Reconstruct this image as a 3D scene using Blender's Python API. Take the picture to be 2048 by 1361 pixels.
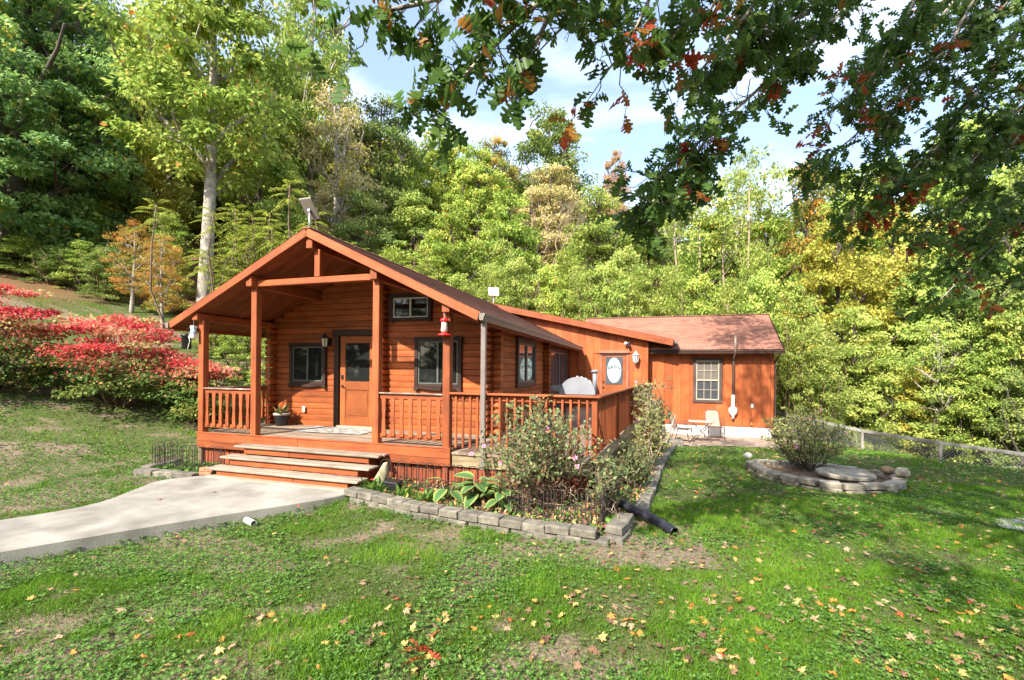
import bpy, math, random
import numpy as np
from mathutils import Vector, Matrix

# ------------------------------------------------------------------ camera, sky, sun, exposure
for o in list(bpy.data.objects):
    bpy.data.objects.remove(o)
S = bpy.context.scene
COL = S.collection
rng = np.random.default_rng(7)
random.seed(7)

EYE = Vector((6.035, -6.975, 1.91)); YAW = .302; ROLL = .0095; FPX = 910.0; Y0 = 741.3
cam_d = bpy.data.cameras.new('camera'); cam = bpy.data.objects.new('camera', cam_d); COL.objects.link(cam)
S.camera = cam
cam_d.sensor_width = 36; cam_d.lens = 36 * FPX / 2048
cam_d.shift_y = (Y0 - 680.5) / 2048; cam_d.clip_end = 2000; cam_d.clip_start = .05
cam.matrix_world = (Matrix.Translation(EYE) @ Matrix.Rotation(YAW, 4, 'Z') @ Matrix.Rotation(math.pi / 2, 4, 'X')
                    @ Matrix.Rotation(ROLL, 4, 'Z'))
SUN = Vector((.60, 1.965, -1.75)).normalized()          # the way the light travels
sun_d = bpy.data.lights.new('sun', 'SUN'); sun_d.energy = 4.7; sun_d.angle = math.radians(.55); sun_d.color = (1, .93, .82)
sun = bpy.data.objects.new('sun', sun_d); COL.objects.link(sun)
sun.rotation_euler = SUN.to_track_quat('-Z', 'Y').to_euler(); sun.location = (0, -20, 30)
W = bpy.data.worlds.new('World'); S.world = W; W.use_nodes = True
nt = W.node_tree; bg = nt.nodes['Background']
sky = nt.nodes.new('ShaderNodeTexSky'); sky.sky_type = 'NISHITA'; sky.sun_disc = False
sky.sun_elevation = math.asin(-SUN.z); sky.sun_rotation = math.atan2(-SUN.x, -SUN.y)
sky.air_density = 1.0; sky.dust_density = 1.6; sky.ozone_density = 1.2
tc = nt.nodes.new('ShaderNodeTexCoord'); mp = nt.nodes.new('ShaderNodeMapping'); mp.inputs['Scale'].default_value = (1.2, 2.6, 5)
nz = nt.nodes.new('ShaderNodeTexNoise'); nz.inputs['Scale'].default_value = 1.6; nz.inputs['Detail'].default_value = 6
rp = nt.nodes.new('ShaderNodeValToRGB'); rp.color_ramp.elements[0].position = .40; rp.color_ramp.elements[0].color = (.05, .05, .05, 1); rp.color_ramp.elements[1].position = .8
rp.color_ramp.elements[1].color = (.5, .5, .5, 1)
mx = nt.nodes.new('ShaderNodeMix'); mx.data_type = 'RGBA'; mx.inputs[7].default_value = (9.5, 9.8, 10.2, 1)
nt.links.new(tc.outputs['Generated'], mp.inputs['Vector']); nt.links.new(mp.outputs[0], nz.inputs['Vector'])
nt.links.new(nz.outputs['Fac'], rp.inputs[0]); nt.links.new(rp.outputs['Color'], mx.inputs[0])
nt.links.new(sky.outputs[0], mx.inputs[6]); nt.links.new(mx.outputs[2], bg.inputs['Color'])
bg.inputs['Strength'].default_value = .15
S.view_settings.view_transform = 'Standard'; S.view_settings.look = 'None'; S.view_settings.exposure = 1.45; S.view_settings.gamma = 1
S.view_settings.use_curve_mapping = False
S.cycles.max_bounces = 6; S.cycles.diffuse_bounces = 3; S.cycles.glossy_bounces = 2; S.cycles.transmission_bounces = 4
S.cycles.transparent_max_bounces = 6; S.cycles.caustics_reflective = False; S.cycles.caustics_refractive = False
S.cycles.use_denoising = True

def ray(px, py):
    X, Y = px - 1024, py - Y0
    cr, sr = math.cos(ROLL), math.sin(ROLL); X, Y = X * cr + Y * sr, -X * sr + Y * cr
    x, h = X / FPX, -Y / FPX; c, s = math.cos(YAW), math.sin(YAW)
    return Vector((x * c - s, x * s + c, h))
def at(px, py, d):          # survey point: bearing taken from the photograph, own distance d
    return EYE + ray(px, py) * d

# ------------------------------------------------------------------ helpers
def tag(o, label=None, cat=None, group=None, kind=None):
    if label: o['label'] = label
    if cat: o['category'] = cat
    if group: o['group'] = group
    if kind: o['kind'] = kind
    return o
def link(name, me, mat=None, parent=None, loc=(0, 0, 0), rot=None):
    o = bpy.data.objects.new(name, me); COL.objects.link(o)
    if isinstance(mat, dict): mat = mat['X']
    if mat is not None and me is not None:
        if not me.materials: me.materials.append(mat)
        elif me.materials[0] is not mat:
            o.material_slots[0].link = 'OBJECT'; o.material_slots[0].material = mat
    if parent is not None: o.parent = parent
    o.location = loc
    if rot is not None:
        if isinstance(rot, Matrix): o.rotation_euler = rot.to_euler()
        else: o.rotation_euler = rot
    return o
def empty(name, loc=(0, 0, 0), label=None, cat=None, group=None, rz=0):
    o = bpy.data.objects.new(name, None); COL.objects.link(o); o.location = loc; o.rotation_euler = (0, 0, rz)
    o.empty_display_size = .1
    return tag(o, label, cat, group)
def npmesh(name, V, F, attrs=None, smooth=False):
    V = np.ascontiguousarray(V, dtype=np.float32); F = np.ascontiguousarray(F, dtype=np.int32); k = F.shape[1]
    me = bpy.data.meshes.new(name)
    me.vertices.add(len(V)); me.vertices.foreach_set('co', V.ravel())
    me.loops.add(F.size); me.loops.foreach_set('vertex_index', F.ravel())
    me.polygons.add(len(F)); me.polygons.foreach_set('loop_start', np.arange(0, F.size, k, dtype=np.int32))
    for a, arr in (attrs or {}).items():
        at_ = me.attributes.new(a, 'FLOAT', 'POINT'); at_.data.foreach_set('value', np.ascontiguousarray(arr, dtype=np.float32))
    me.update(calc_edges=True); me.validate()
    if smooth: me.polygons.foreach_set('use_smooth', np.ones(len(F), dtype=bool))
    return me
class MB:
    def __init__(s): s.v = []; s.f = []
    def add(s, V, F):
        n = len(s.v); s.v += [tuple(p) for p in V]; s.f += [tuple(i + n for i in f) for f in F]; return s
    def box(s, c, d, M=None):
        V = [Vector((sx * d[0] / 2, sy * d[1] / 2, sz * d[2] / 2)) for sx in (-1, 1) for sy in (-1, 1) for sz in (-1, 1)]
        if M is not None: V = [M @ p for p in V]
        V = [p + Vector(c) for p in V]
        return s.add(V, [(0, 1, 3, 2), (4, 6, 7, 5), (0, 4, 5, 1), (2, 3, 7, 6), (0, 2, 6, 4), (1, 5, 7, 3)])
    def tube(s, pts, rad, n=6, cap=True):
        pts = [Vector(p) for p in pts]; N = len(pts)
        if not hasattr(rad, '__len__'): rad = [rad] * N
        V = []; F = []; ref = Vector((.31, .2, .93)).normalized()
        for i, p in enumerate(pts):
            t = (pts[min(i + 1, N - 1)] - pts[max(i - 1, 0)])
            t = t.normalized() if t.length > 1e-9 else Vector((0, 0, 1))
            a = t.cross(ref)
            if a.length < .05: a = t.cross(Vector((1, 0, 0)))
            a.normalize(); b = t.cross(a)
            for k in range(n):
                q = 2 * math.pi * k / n; V.append(p + (a * math.cos(q) + b * math.sin(q)) * rad[i])
        for i in range(N - 1):
            for k in range(n):
                F.append((i * n + k, i * n + (k + 1) % n, (i + 1) * n + (k + 1) % n, (i + 1) * n + k))
        if cap: F.append(tuple(range(n - 1, -1, -1))); F.append(tuple((N - 1) * n + k for k in range(n)))
        return s.add(V, F)
    def prism(s, poly, ax, t0, t1):     # poly of 2D points in the plane across axis ax
        n = len(poly); V = []
        for t in (t0, t1):
            for a, b in poly:
                V.append({'x': (t, a, b), 'y': (a, t, b), 'z': (a, b, t)}[ax])
        F = [tuple(range(n)), tuple(range(2 * n - 1, n - 1, -1))] + [(k, k + n, (k + 1) % n + n, (k + 1) % n) for k in range(n)]
        return s.add(V, F)
    def lathe(s, prof, n=16, c=(0, 0, 0)):
        V = []; F = []; m = len(prof)
        for r, z in prof:
            for k in range(n):
                q = 2 * math.pi * k / n; V.append((c[0] + r * math.cos(q), c[1] + r * math.sin(q), c[2] + z))
        for i in range(m - 1):
            for k in range(n): F.append((i * n + k, i * n + (k + 1) % n, (i + 1) * n + (k + 1) % n, (i + 1) * n + k))
        F.append(tuple(range(n - 1, -1, -1))); F.append(tuple((m - 1) * n + k for k in range(n)))
        return s.add(V, F)
    def mesh(s, name, smooth=False):
        me = bpy.data.meshes.new(name); me.from_pydata([tuple(p) for p in s.v], [], s.f); me.update()
        import bmesh
        bm = bmesh.new(); bm.from_mesh(me); bmesh.ops.recalc_face_normals(bm, faces=bm.faces[:]); bm.to_mesh(me); bm.free()
        if smooth:
            for p in me.polygons: p.use_smooth = True
        return me
    def build(s, name, mat, parent=None, smooth=False, loc=(0, 0, 0), rot=None):
        return link(name, s.mesh(name, smooth), mat, parent, loc, rot)

_cb = {}
def cbox_mesh(dx, dy, dz, b):
    key = (round(dx, 3), round(dy, 3), round(dz, 3), round(b, 4))
    if key in _cb: return _cb[key]
    b = min(b, dx * .4, dy * .4, dz * .4); X, Y, Z = dx / 2, dy / 2, dz / 2
    V = []; idx = {}
    for sx in (-1, 1):
        for sy in (-1, 1):
            for sz in (-1, 1):
                for a in range(3):
                    p = [sx * X, sy * Y, sz * Z]
                    for q in range(3):
                        if q != a: p[q] -= (sx, sy, sz)[q] * b
                    idx[(sx, sy, sz, a)] = len(V); V.append(p)
    F = []
    for a in range(3):
        o1, o2 = [q for q in range(3) if q != a]
        for s in (-1, 1):
            def k(p, q):
                t = [0, 0, 0]; t[a] = s; t[o1] = p; t[o2] = q; return idx[(*t, a)]
            F.append((k(-1, -1), k(1, -1), k(1, 1), k(-1, 1)))
    for a in range(3):
        o1, o2 = [q for q in range(3) if q != a]
        for p in (-1, 1):
            for q in (-1, 1):
                def k(s, f):
                    t = [0, 0, 0]; t[a] = s; t[o1] = p; t[o2] = q; return idx[(*t, f)]
                F.append((k(-1, o1), k(1, o1), k(1, o2), k(-1, o2)))
    for sx in (-1, 1):
        for sy in (-1, 1):
            for sz in (-1, 1): F.append(tuple(idx[(sx, sy, sz, a)] for a in range(3)))
    m = MB(); m.add(V, F); me = m.mesh('block'); _cb[key] = me
    return me
def pick(mat, dims):
    if isinstance(mat, dict): return mat['XYZ'[max(range(3), key=lambda i: dims[i])]]
    return mat
def cbox(name, parent, mat, u0, u1, v0, v1, z0, z1, b=.006):
    d = (u1 - u0, v1 - v0, z1 - z0)
    return link(name, cbox_mesh(*d, b), pick(mat, d), parent, ((u0 + u1) / 2, (v0 + v1) / 2, (z0 + z1) / 2))
def bar(name, parent, mat, p0, p1, w, h, b=.006, up=(0, 0, 1)):   # box from p0 to p1: w across, h tall
    p0, p1 = Vector(p0), Vector(p1); x = (p1 - p0); L = x.length; x.normalize()
    y = Vector(up).cross(x)
    if y.length < 1e-4: y = Vector((0, 1, 0))
    y.normalize(); z = x.cross(y)
    M = Matrix((x, y, z)).transposed()
    m = mat['X'] if isinstance(mat, dict) else mat
    return link(name, cbox_mesh(L, w, h, b), m, parent, (p0 + p1) / 2, M)

# ------------------------------------------------------------------ materials
def newmat(name):
    m = bpy.data.materials.new(name); m.use_nodes = True
    return m, m.node_tree, m.node_tree.nodes['Principled BSDF']
def N(t, typ, **kw):
    n = t.nodes.new(typ)
    for k, v in kw.items(): setattr(n, k, v)
    return n
def ramp(t, stops):
    r = N(t, 'ShaderNodeValToRGB'); e = r.color_ramp.elements
    while len(e) < len(stops): e.new(.5)
    for q, (p, c) in zip(e, stops): q.position = p; q.color = (*c, 1)
    return r
def sc(c, k): return tuple(min(1, a * k) for a in c)
def mixc(a, b, k): return tuple(x * (1 - k) + y * k for x, y in zip(a, b))
def wood1(name, base, axis, dark=.62, lite=1.25, rough=.6, wear=None, wearamt=.0, bump=.25):
    m, t, P = newmat(name); L = t.links.new
    tc = N(t, 'ShaderNodeTexCoord'); oi = N(t, 'ShaderNodeObjectInfo'); ad = N(t, 'ShaderNodeVectorMath', operation='MULTIPLY_ADD')
    ad.inputs[1].default_value = (1, 1, 1)
    ml = N(t, 'ShaderNodeMath', operation='MULTIPLY'); ml.inputs[1].default_value = 57.3
    L(oi.outputs['Random'], ml.inputs[0]); L(tc.outputs['Object'], ad.inputs[0]); L(ml.outputs[0], ad.inputs[2])
    s = [22, 22, 22]; s['XYZ'.index(axis)] = 1.1
    mp = N(t, 'ShaderNodeMapping'); mp.inputs['Scale'].default_value = s; L(ad.outputs[0], mp.inputs[0])
    nz = N(t, 'ShaderNodeTexNoise'); nz.inputs['Detail'].default_value = 5; nz.inputs['Scale'].default_value = 1; nz.inputs['Roughness'].default_value = .65
    L(mp.outputs[0], nz.inputs['Vector'])
    r = ramp(t, [(.25, sc(base, dark)), (.5, base), (.8, sc(base, lite))]); L(nz.outputs['Fac'], r.inputs[0])
    n2 = N(t, 'ShaderNodeTexNoise'); n2.inputs['Scale'].default_value = 2.3; n2.inputs['Detail'].default_value = 6; L(ad.outputs[0], n2.inputs['Vector'])
    hsv = N(t, 'ShaderNodeHueSaturation'); L(r.outputs[0], hsv.inputs['Color'])
    mr = N(t, 'ShaderNodeMapRange'); mr.inputs['To Min'].default_value = .74; mr.inputs['To Max'].default_value = 1.2
    L(oi.outputs['Random'], mr.inputs[0])
    mm = N(t, 'ShaderNodeMath', operation='MULTIPLY'); mr2 = N(t, 'ShaderNodeMapRange')
    mr2.inputs[1].default_value = .3; mr2.inputs[2].default_value = .7; mr2.inputs[3].default_value = .70; mr2.inputs[4].default_value = 1.2
    L(n2.outputs['Fac'], mr2.inputs[0]); L(mr.outputs[0], mm.inputs[0]); L(mr2.outputs[0], mm.inputs[1]); L(mm.outputs[0], hsv.inputs['Value'])
    out = hsv.outputs[0]
    if wear:
        n3 = N(t, 'ShaderNodeTexNoise'); n3.inputs['Scale'].default_value = 1; n3.inputs['Detail'].default_value = 8; n3.inputs['Roughness'].default_value = .75
        s3 = [26, 26, 26]; s3['XYZ'.index(axis)] = 5
        mp3 = N(t, 'ShaderNodeMapping'); mp3.inputs['Scale'].default_value = s3; L(ad.outputs[0], mp3.inputs[0]); L(mp3.outputs[0], n3.inputs['Vector'])
        r3 = ramp(t, [(.66 - wearamt * .3, (0, 0, 0)), (.74 - wearamt * .2, (1, 1, 1))]); L(n3.outputs['Fac'], r3.inputs[0])
        x = N(t, 'ShaderNodeMix', data_type='RGBA'); L(r3.outputs[0], x.inputs[0]); L(out, x.inputs[6]); x.inputs[7].default_value = (*wear, 1)
        out = x.outputs[2]
    L(out, P.inputs['Base Color']); P.inputs['Roughness'].default_value = rough; P.inputs['Specular IOR Level'].default_value = .3
    bp = N(t, 'ShaderNodeBump'); bp.inputs['Strength'].default_value = bump; bp.inputs['Distance'].default_value = .004
    L(nz.outputs['Fac'], bp.inputs['Height']); L(bp.outputs[0], P.inputs['Normal'])
    return m
def wood(name, base, **kw): return {a: wood1(name + '_' + a.lower(), base, a, **kw) for a in 'XYZ'}
def plain(name, base, rough=.5, metal=0, var=.15, scale=6, bump=0, spec=.4, rnd=.0, base2=None, detail=5, bscale=None, coat=0):
    m, t, P = newmat(name); L = t.links.new
    tc = N(t, 'ShaderNodeTexCoord'); oi = N(t, 'ShaderNodeObjectInfo'); ad = N(t, 'ShaderNodeVectorMath', operation='ADD')
    ml = N(t, 'ShaderNodeMath', operation='MULTIPLY'); ml.inputs[1].default_value = 31.7
    L(oi.outputs['Random'], ml.inputs[0]); L(tc.outputs['Object'], ad.inputs[0]); L(ml.outputs[0], ad.inputs[1])
    nz = N(t, 'ShaderNodeTexNoise'); nz.inputs['Scale'].default_value = scale; nz.inputs['Detail'].default_value = detail; L(ad.outputs[0], nz.inputs['Vector'])
    r = ramp(t, [(.3, sc(base, 1 - var)), (.7, base2 or sc(base, 1 + var))]); L(nz.outputs['Fac'], r.inputs[0])
    hsv = N(t, 'ShaderNodeHueSaturation'); L(r.outputs[0], hsv.inputs['Color'])
    mr = N(t, 'ShaderNodeMapRange'); mr.inputs['To Min'].default_value = 1 - rnd; mr.inputs['To Max'].default_value = 1 + rnd
    L(oi.outputs['Random'], mr.inputs[0]); L(mr.outputs[0], hsv.inputs['Value'])
    L(hsv.outputs[0], P.inputs['Base Color']); P.inputs['Roughness'].default_value = rough; P.inputs['Metallic'].default_value = metal
    P.inputs['Specular IOR Level'].default_value = spec; P.inputs['Coat Weight'].default_value = coat
    if bump:
        n2 = N(t, 'ShaderNodeTexNoise'); n2.inputs['Scale'].default_value = bscale or scale * 4; n2.inputs['Detail'].default_value = 6; L(ad.outputs[0], n2.inputs['Vector'])
        bp = N(t, 'ShaderNodeBump'); bp.inputs['Strength'].default_value = bump; bp.inputs['Distance'].default_value = .01
        L(n2.outputs['Fac'], bp.inputs['Height']); L(bp.outputs[0], P.inputs['Normal'])
    return m
def leafmat(name, stops, trans=.34, rough=.6, hgt=None, spec=.18):
    """stops: colour ramp over the leaf's own tint; hgt: second ramp for the young outer top growth (attribute 'top')."""
    m, t, P = newmat(name); L = t.links.new
    a = N(t, 'ShaderNodeAttribute', attribute_name='tint'); oi = N(t, 'ShaderNodeObjectInfo')
    r = ramp(t, stops); r.color_ramp.interpolation = 'LINEAR'; L(a.outputs['Fac'], r.inputs[0]); col = r.outputs[0]
    if hgt:
        a2 = N(t, 'ShaderNodeAttribute', attribute_name='top'); r2 = ramp(t, hgt); L(a.outputs['Fac'], r2.inputs[0])
        x = N(t, 'ShaderNodeMix', data_type='RGBA'); L(a2.outputs['Fac'], x.inputs[0]); L(col, x.inputs[6]); L(r2.outputs[0], x.inputs[7]); col = x.outputs[2]
    hsv = N(t, 'ShaderNodeHueSaturation'); L(col, hsv.inputs['Color'])
    mr = N(t, 'ShaderNodeMapRange'); mr.inputs['To Min'].default_value = .85; mr.inputs['To Max'].default_value = 1.15
    L(oi.outputs['Random'], mr.inputs[0]); L(mr.outputs[0], hsv.inputs['Value'])
    L(hsv.outputs[0], P.inputs['Base Color']); P.inputs['Roughness'].default_value = rough; P.inputs['Specular IOR Level'].default_value = spec
    tr = N(t, 'ShaderNodeBsdfTranslucent'); L(hsv.outputs[0], tr.inputs['Color'])
    ms = N(t, 'ShaderNodeMixShader'); ms.inputs[0].default_value = trans
    out = t.nodes['Material Output']; L(P.outputs[0], ms.inputs[1]); L(tr.outputs[0], ms.inputs[2]); L(ms.outputs[0], out.inputs['Surface'])
    return m
def glassdark(name, base=(.012, .014, .014), rough=.03):
    m, t, P = newmat(name); P.inputs['Base Color'].default_value = (*base, 1); P.inputs['Roughness'].default_value = rough
    P.inputs['Specular IOR Level'].default_value = .5
    tc = N(t, 'ShaderNodeTexCoord'); nz = N(t, 'ShaderNodeTexNoise'); nz.inputs['Scale'].default_value = 2.2
    bp = N(t, 'ShaderNodeBump'); bp.inputs['Strength'].default_value = .06; bp.inputs['Distance'].default_value = .02
    t.links.new(tc.outputs['Object'], nz.inputs['Vector']); t.links.new(nz.outputs['Fac'], bp.inputs['Height']); t.links.new(bp.outputs[0], P.inputs['Normal'])
    return m

STAIN = (.295, .073, .022)
M_stain = wood('stained_wood', STAIN, wear=(.45, .30, .2), wearamt=-.05)
M_log = wood('log_siding', (.31, .079, .020), dark=.55, lite=1.3, wear=(.10, .032, .013), wearamt=.02)
M_ceil = wood('ceiling_wood', (.19, .048, .015), dark=.6)
M_trim = wood('dark_trim', (.032, .015, .010), dark=.7)
M_trim2 = wood('grey_brown_trim', (.085, .055, .042), dark=.7)
M_salmon = wood('salmon_trim', (.30, .10, .06), dark=.75)
M_door = wood('door_wood', (.25, .068, .017), dark=.85, lite=1.1, bump=.1)
M_tread = wood('weathered_wood', (.27, .225, .17), dark=.55, lite=1.4, wear=(.28, .22, .17), wearamt=.25, bump=.5)
M_deck = wood('deck_wood', (.26, .195, .14), dark=.6, lite=1.3, wear=(.30, .13, .07), wearamt=.3, bump=.4)
M_beam = wood('treated_beam', (.23, .175, .10), dark=.55, lite=1.3, wear=(.2, .2, .13), wearamt=.3, bump=.5)
M_rail = wood('worn_rail', (.25, .15, .11), dark=.6, lite=1.4, wear=(.42, .36, .3), wearamt=.5, bump=.4)
M_skirt = wood('skirting_wood', (.24, .06, .025), dark=.6, wear=(.38, .25, .18), wearamt=.15)
M_siding = wood('siding', (.35, .086, .022), dark=.72, lite=1.12, bump=.3)
M_gutter = plain('gutter_brown', (.16, .11, .085), .42, var=.12)
M_gutter_d = plain('gutter_dark', (.06, .035, .028), .4, var=.12)
M_spout = plain('downspout_taupe', (.17, .14, .125), .45, var=.1)
M_black = plain('black_paint', (.012, .012, .013), .4, var=.2)
M_wire = plain('rusty_wire', (.035, .026, .022), .7, var=.5, scale=30)
M_glass = glassdark('window_glass')
M_glass2 = glassdark('clear_window', (.05, .055, .06), .03)
M_white = plain('white_plastic', (.72, .70, .66), .4, var=.06)
M_found = plain('foundation_paint', (.62, .58, .51), .8, var=.15, scale=2.5, bump=.2, base2=(.70, .67, .60))
M_grey = plain('grey_cover', (.20, .21, .235), .55, var=.12, scale=3, bump=.12)
M_panel = plain('dish_panel', (.26, .22, .195), .45, var=.05)
M_steel = plain('galvanised', (.30, .30, .31), .42, metal=.6, var=.2)
M_red = plain('red_plastic', (.62, .02, .02), .3, var=.1)
M_jar = plain('jar_plastic', (.28, .36, .45), .1, var=.2)
M_concrete = plain('concrete', (.25, .23, .195), .9, var=.38, scale=2.2, bump=.45, bscale=70, detail=10, base2=(.31, .29, .25))
M_block = plain('edging_block', (.125, .112, .092), .92, var=.35, scale=9, bump=.9, bscale=34, rnd=.2, base2=(.195, .175, .135))
M_stone = plain('ring_stone', (.20, .175, .14), .92, var=.35, scale=7, bump=.9, bscale=30, rnd=.22, base2=(.31, .275, .21))
M_rock = plain('field_stone', (.27, .23, .17), .9, var=.3, scale=5, bump=.9, base2=(.36, .31, .23))
M_brick = plain('brick', (.38, .15, .08), .9, var=.3, scale=12, bump=.5)
M_pipe = plain('corrugated_pipe', (.018, .019, .026), .35, var=.2)
M_bark = plain('bark_grey', (.24, .21, .17), .95, var=.4, scale=7, bump=1, base2=(.42, .37, .31))
M_barkd = plain('bark_dark', (.07, .055, .042), .95, var=.4, scale=7, bump=1)
M_twig = plain('twig_brown', (.14, .095, .06), .9, var=.3, scale=9)
M_twigr = plain('twig_red', (.20, .11, .07), .9, var=.3, scale=9)
M_twigg = plain('twig_tan', (.28, .21, .15), .9, var=.3, scale=9)
M_rug = plain('faded_rug', (.20, .20, .20), .95, var=.5, scale=11, detail=3, base2=(.44, .42, .38))
M_terracotta = plain('pot_rim', (.30, .27, .24), .6, var=.2)
M_chairmesh = plain('chair_sling', (.34, .22, .16), .7, var=.15)
M_frame = plain('chair_frame', (.07, .06, .055), .45, var=.2)

def shingle(name, base, base2):
    m, t, P = newmat(name); L = t.links.new
    a = N(t, 'ShaderNodeAttribute', attribute_name='tint'); tc = N(t, 'ShaderNodeTexCoord')
    r = ramp(t, [(0, sc(base, .72)), (.5, base), (1, base2)]); L(a.outputs['Fac'], r.inputs[0])
    nz = N(t, 'ShaderNodeTexNoise'); nz.inputs['Scale'].default_value = 90; L(tc.outputs['Object'], nz.inputs['Vector'])
    n2 = N(t, 'ShaderNodeTexNoise'); n2.inputs['Scale'].default_value = .9; n2.inputs['Detail'].default_value = 5; L(tc.outputs['Object'], n2.inputs['Vector'])
    ad = N(t, 'ShaderNodeMath', operation='ADD'); L(nz.outputs['Fac'], ad.inputs[0]); L(n2.outputs['Fac'], ad.inputs[1])
    mr = N(t, 'ShaderNodeMapRange'); mr.inputs[1].default_value = .6; mr.inputs[2].default_value = 1.4; mr.inputs[3].default_value = .75; mr.inputs[4].default_value = 1.25
    L(ad.outputs[0], mr.inputs[0]); hsv = N(t, 'ShaderNodeHueSaturation'); L(r.outputs[0], hsv.inputs['Color']); L(mr.outputs[0], hsv.inputs['Value'])
    L(hsv.outputs[0], P.inputs['Base Color']); P.inputs['Roughness'].default_value = .9; P.inputs['Specular IOR Level'].default_value = .25
    bp = N(t, 'ShaderNodeBump'); bp.inputs['Strength'].default_value = .4; bp.inputs['Distance'].default_value = .003
    L(nz.outputs['Fac'], bp.inputs['Height']); L(bp.outputs[0], P.inputs['Normal'])
    return m
M_shingle = shingle('asphalt_shingle', (.235, .108, .075), (.30, .15, .105))

# leaves: own colours, tint attribute picks along the ramp
G = dict(
    maple_dark=leafmat('leaf_maple_dark', [(0, (0.094, 0.178, 0.059)), (.5, (0.200, 0.347, 0.104)), (.84, (0.378, 0.505, 0.148)), (.93, (0.700, 0.631, 0.104)), (1, (0.700, 0.463, 0.084))], .34),
    yelgreen=leafmat('leaf_yellow_green', [(0, (0.112, 0.190, 0.025)), (.45, (0.280, 0.381, 0.062)), (.8, (0.470, 0.515, 0.112)), (.94, (0.627, 0.515, 0.112)), (1, (0.582, 0.202, 0.050))], .34),
    green=leafmat('leaf_green', [(0, (0.110, 0.188, 0.031)), (.45, (0.266, 0.367, 0.070)), (.85, (0.500, 0.562, 0.125)), (1, (0.700, 0.625, 0.125))], .34),
    dkgreen=leafmat('leaf_dark_green', [(0, (0.085, 0.144, 0.034)), (.5, (0.203, 0.280, 0.068)), (.9, (0.406, 0.439, 0.118)), (1, (0.676, 0.541, 0.135))], .34),
    tan=leafmat('leaf_tan', [(0, (0.266, 0.230, 0.085)), (.5, (0.508, 0.436, 0.182)), (.9, (0.653, 0.532, 0.242)), (1, (0.303, 0.339, 0.085))], .34),
    yellow=leafmat('leaf_yellow', [(0, (0.206, 0.230, 0.036)), (.45, (0.436, 0.424, 0.073)), (.85, (0.605, 0.520, 0.097)), (1, (0.629, 0.327, 0.061))], .34),
    orange=leafmat('leaf_orange', [(0, (.26, .13, .03)), (.3, (.52, .23, .05)), (.5, (.56, .33, .08)), (.65, (.34, .33, .07)), (1, (.24, .30, .06))], .34),
    redtop=leafmat('leaf_reddish', [(0, (.24, .14, .08)), (.5, (.42, .24, .14)), (1, (.34, .30, .10))], .34),
    sumac=leafmat('leaf_sumac', [(0, (0.143, 0.220, 0.022)), (.5, (0.308, 0.374, 0.044)), (.9, (0.484, 0.484, 0.088)), (1, (0.572, 0.462, 0.099))], .45),
    lime=leafmat('leaf_lime', [(0, (0.138, 0.213, 0.038)), (.5, (0.326, 0.401, 0.087)), (.9, (0.526, 0.552, 0.164)), (1, (0.652, 0.526, 0.138))], .45),
    amber=leafmat('leaf_amber', [(0, (0.110, 0.143, 0.033)), (.4, (0.231, 0.264, 0.055)), (.58, (0.462, 0.308, 0.066)), (1, (0.605, 0.275, 0.066))], .4),
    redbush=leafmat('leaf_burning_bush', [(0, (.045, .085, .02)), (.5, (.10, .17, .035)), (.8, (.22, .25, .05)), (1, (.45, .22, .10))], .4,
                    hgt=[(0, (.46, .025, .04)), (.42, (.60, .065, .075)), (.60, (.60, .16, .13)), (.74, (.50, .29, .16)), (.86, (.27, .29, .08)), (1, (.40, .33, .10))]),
    althea=leafmat('leaf_althea', [(0, (.07, .10, .04)), (.5, (.16, .21, .08)), (.85, (.30, .32, .15)), (1, (.34, .17, .08))], .35),
    rose=leafmat('leaf_rose', [(0, (0.108, 0.121, 0.034)), (.5, (0.230, 0.257, 0.081)), (.9, (0.405, 0.378, 0.162)), (1, (0.405, 0.108, 0.041))], .3),
    hosta=leafmat('leaf_hosta', [(0, (.05, .12, .04)), (.6, (.09, .18, .06)), (.8, (.19, .26, .07)), (1, (.27, .30, .09))], .3),
    weed=leafmat('leaf_weed', [(0, (.05, .12, .022)), (.5, (.10, .22, .035)), (1, (.20, .33, .07))], .35, spec=.2),
    grass=leafmat('grass_blade', [(0, (.045, .075, .018)), (.3, (.075, .15, .014)), (.6, (.115, .25, .016)), (.86, (.20, .345, .035)), (.92, (.28, .26, .09)), (1, (.38, .30, .16))], .4, spec=.1),
    fallen=leafmat('fallen_leaf', [(0, (.10, .05, .035)), (.25, (.26, .15, .09)), (.5, (.40, .27, .16)), (.68, (.52, .36, .12)), (.84, (.55, .20, .04)), (1, (.42, .05, .03))], .15, rough=.7),
)
M_oakleaf = leafmat('oak_leaf', [(0, (.05, .10, .022)), (.5, (.085, .165, .032)), (.8, (.15, .23, .05)), (.87, (.30, .17, .03)), (.93, (.42, .06, .03)), (1, (.36, .08, .03))], .5, rough=.4)
M_pink = plain('pink_petal', (.60, .22, .34), .6, var=.15)
M_yelpot = G['yellow']

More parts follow.
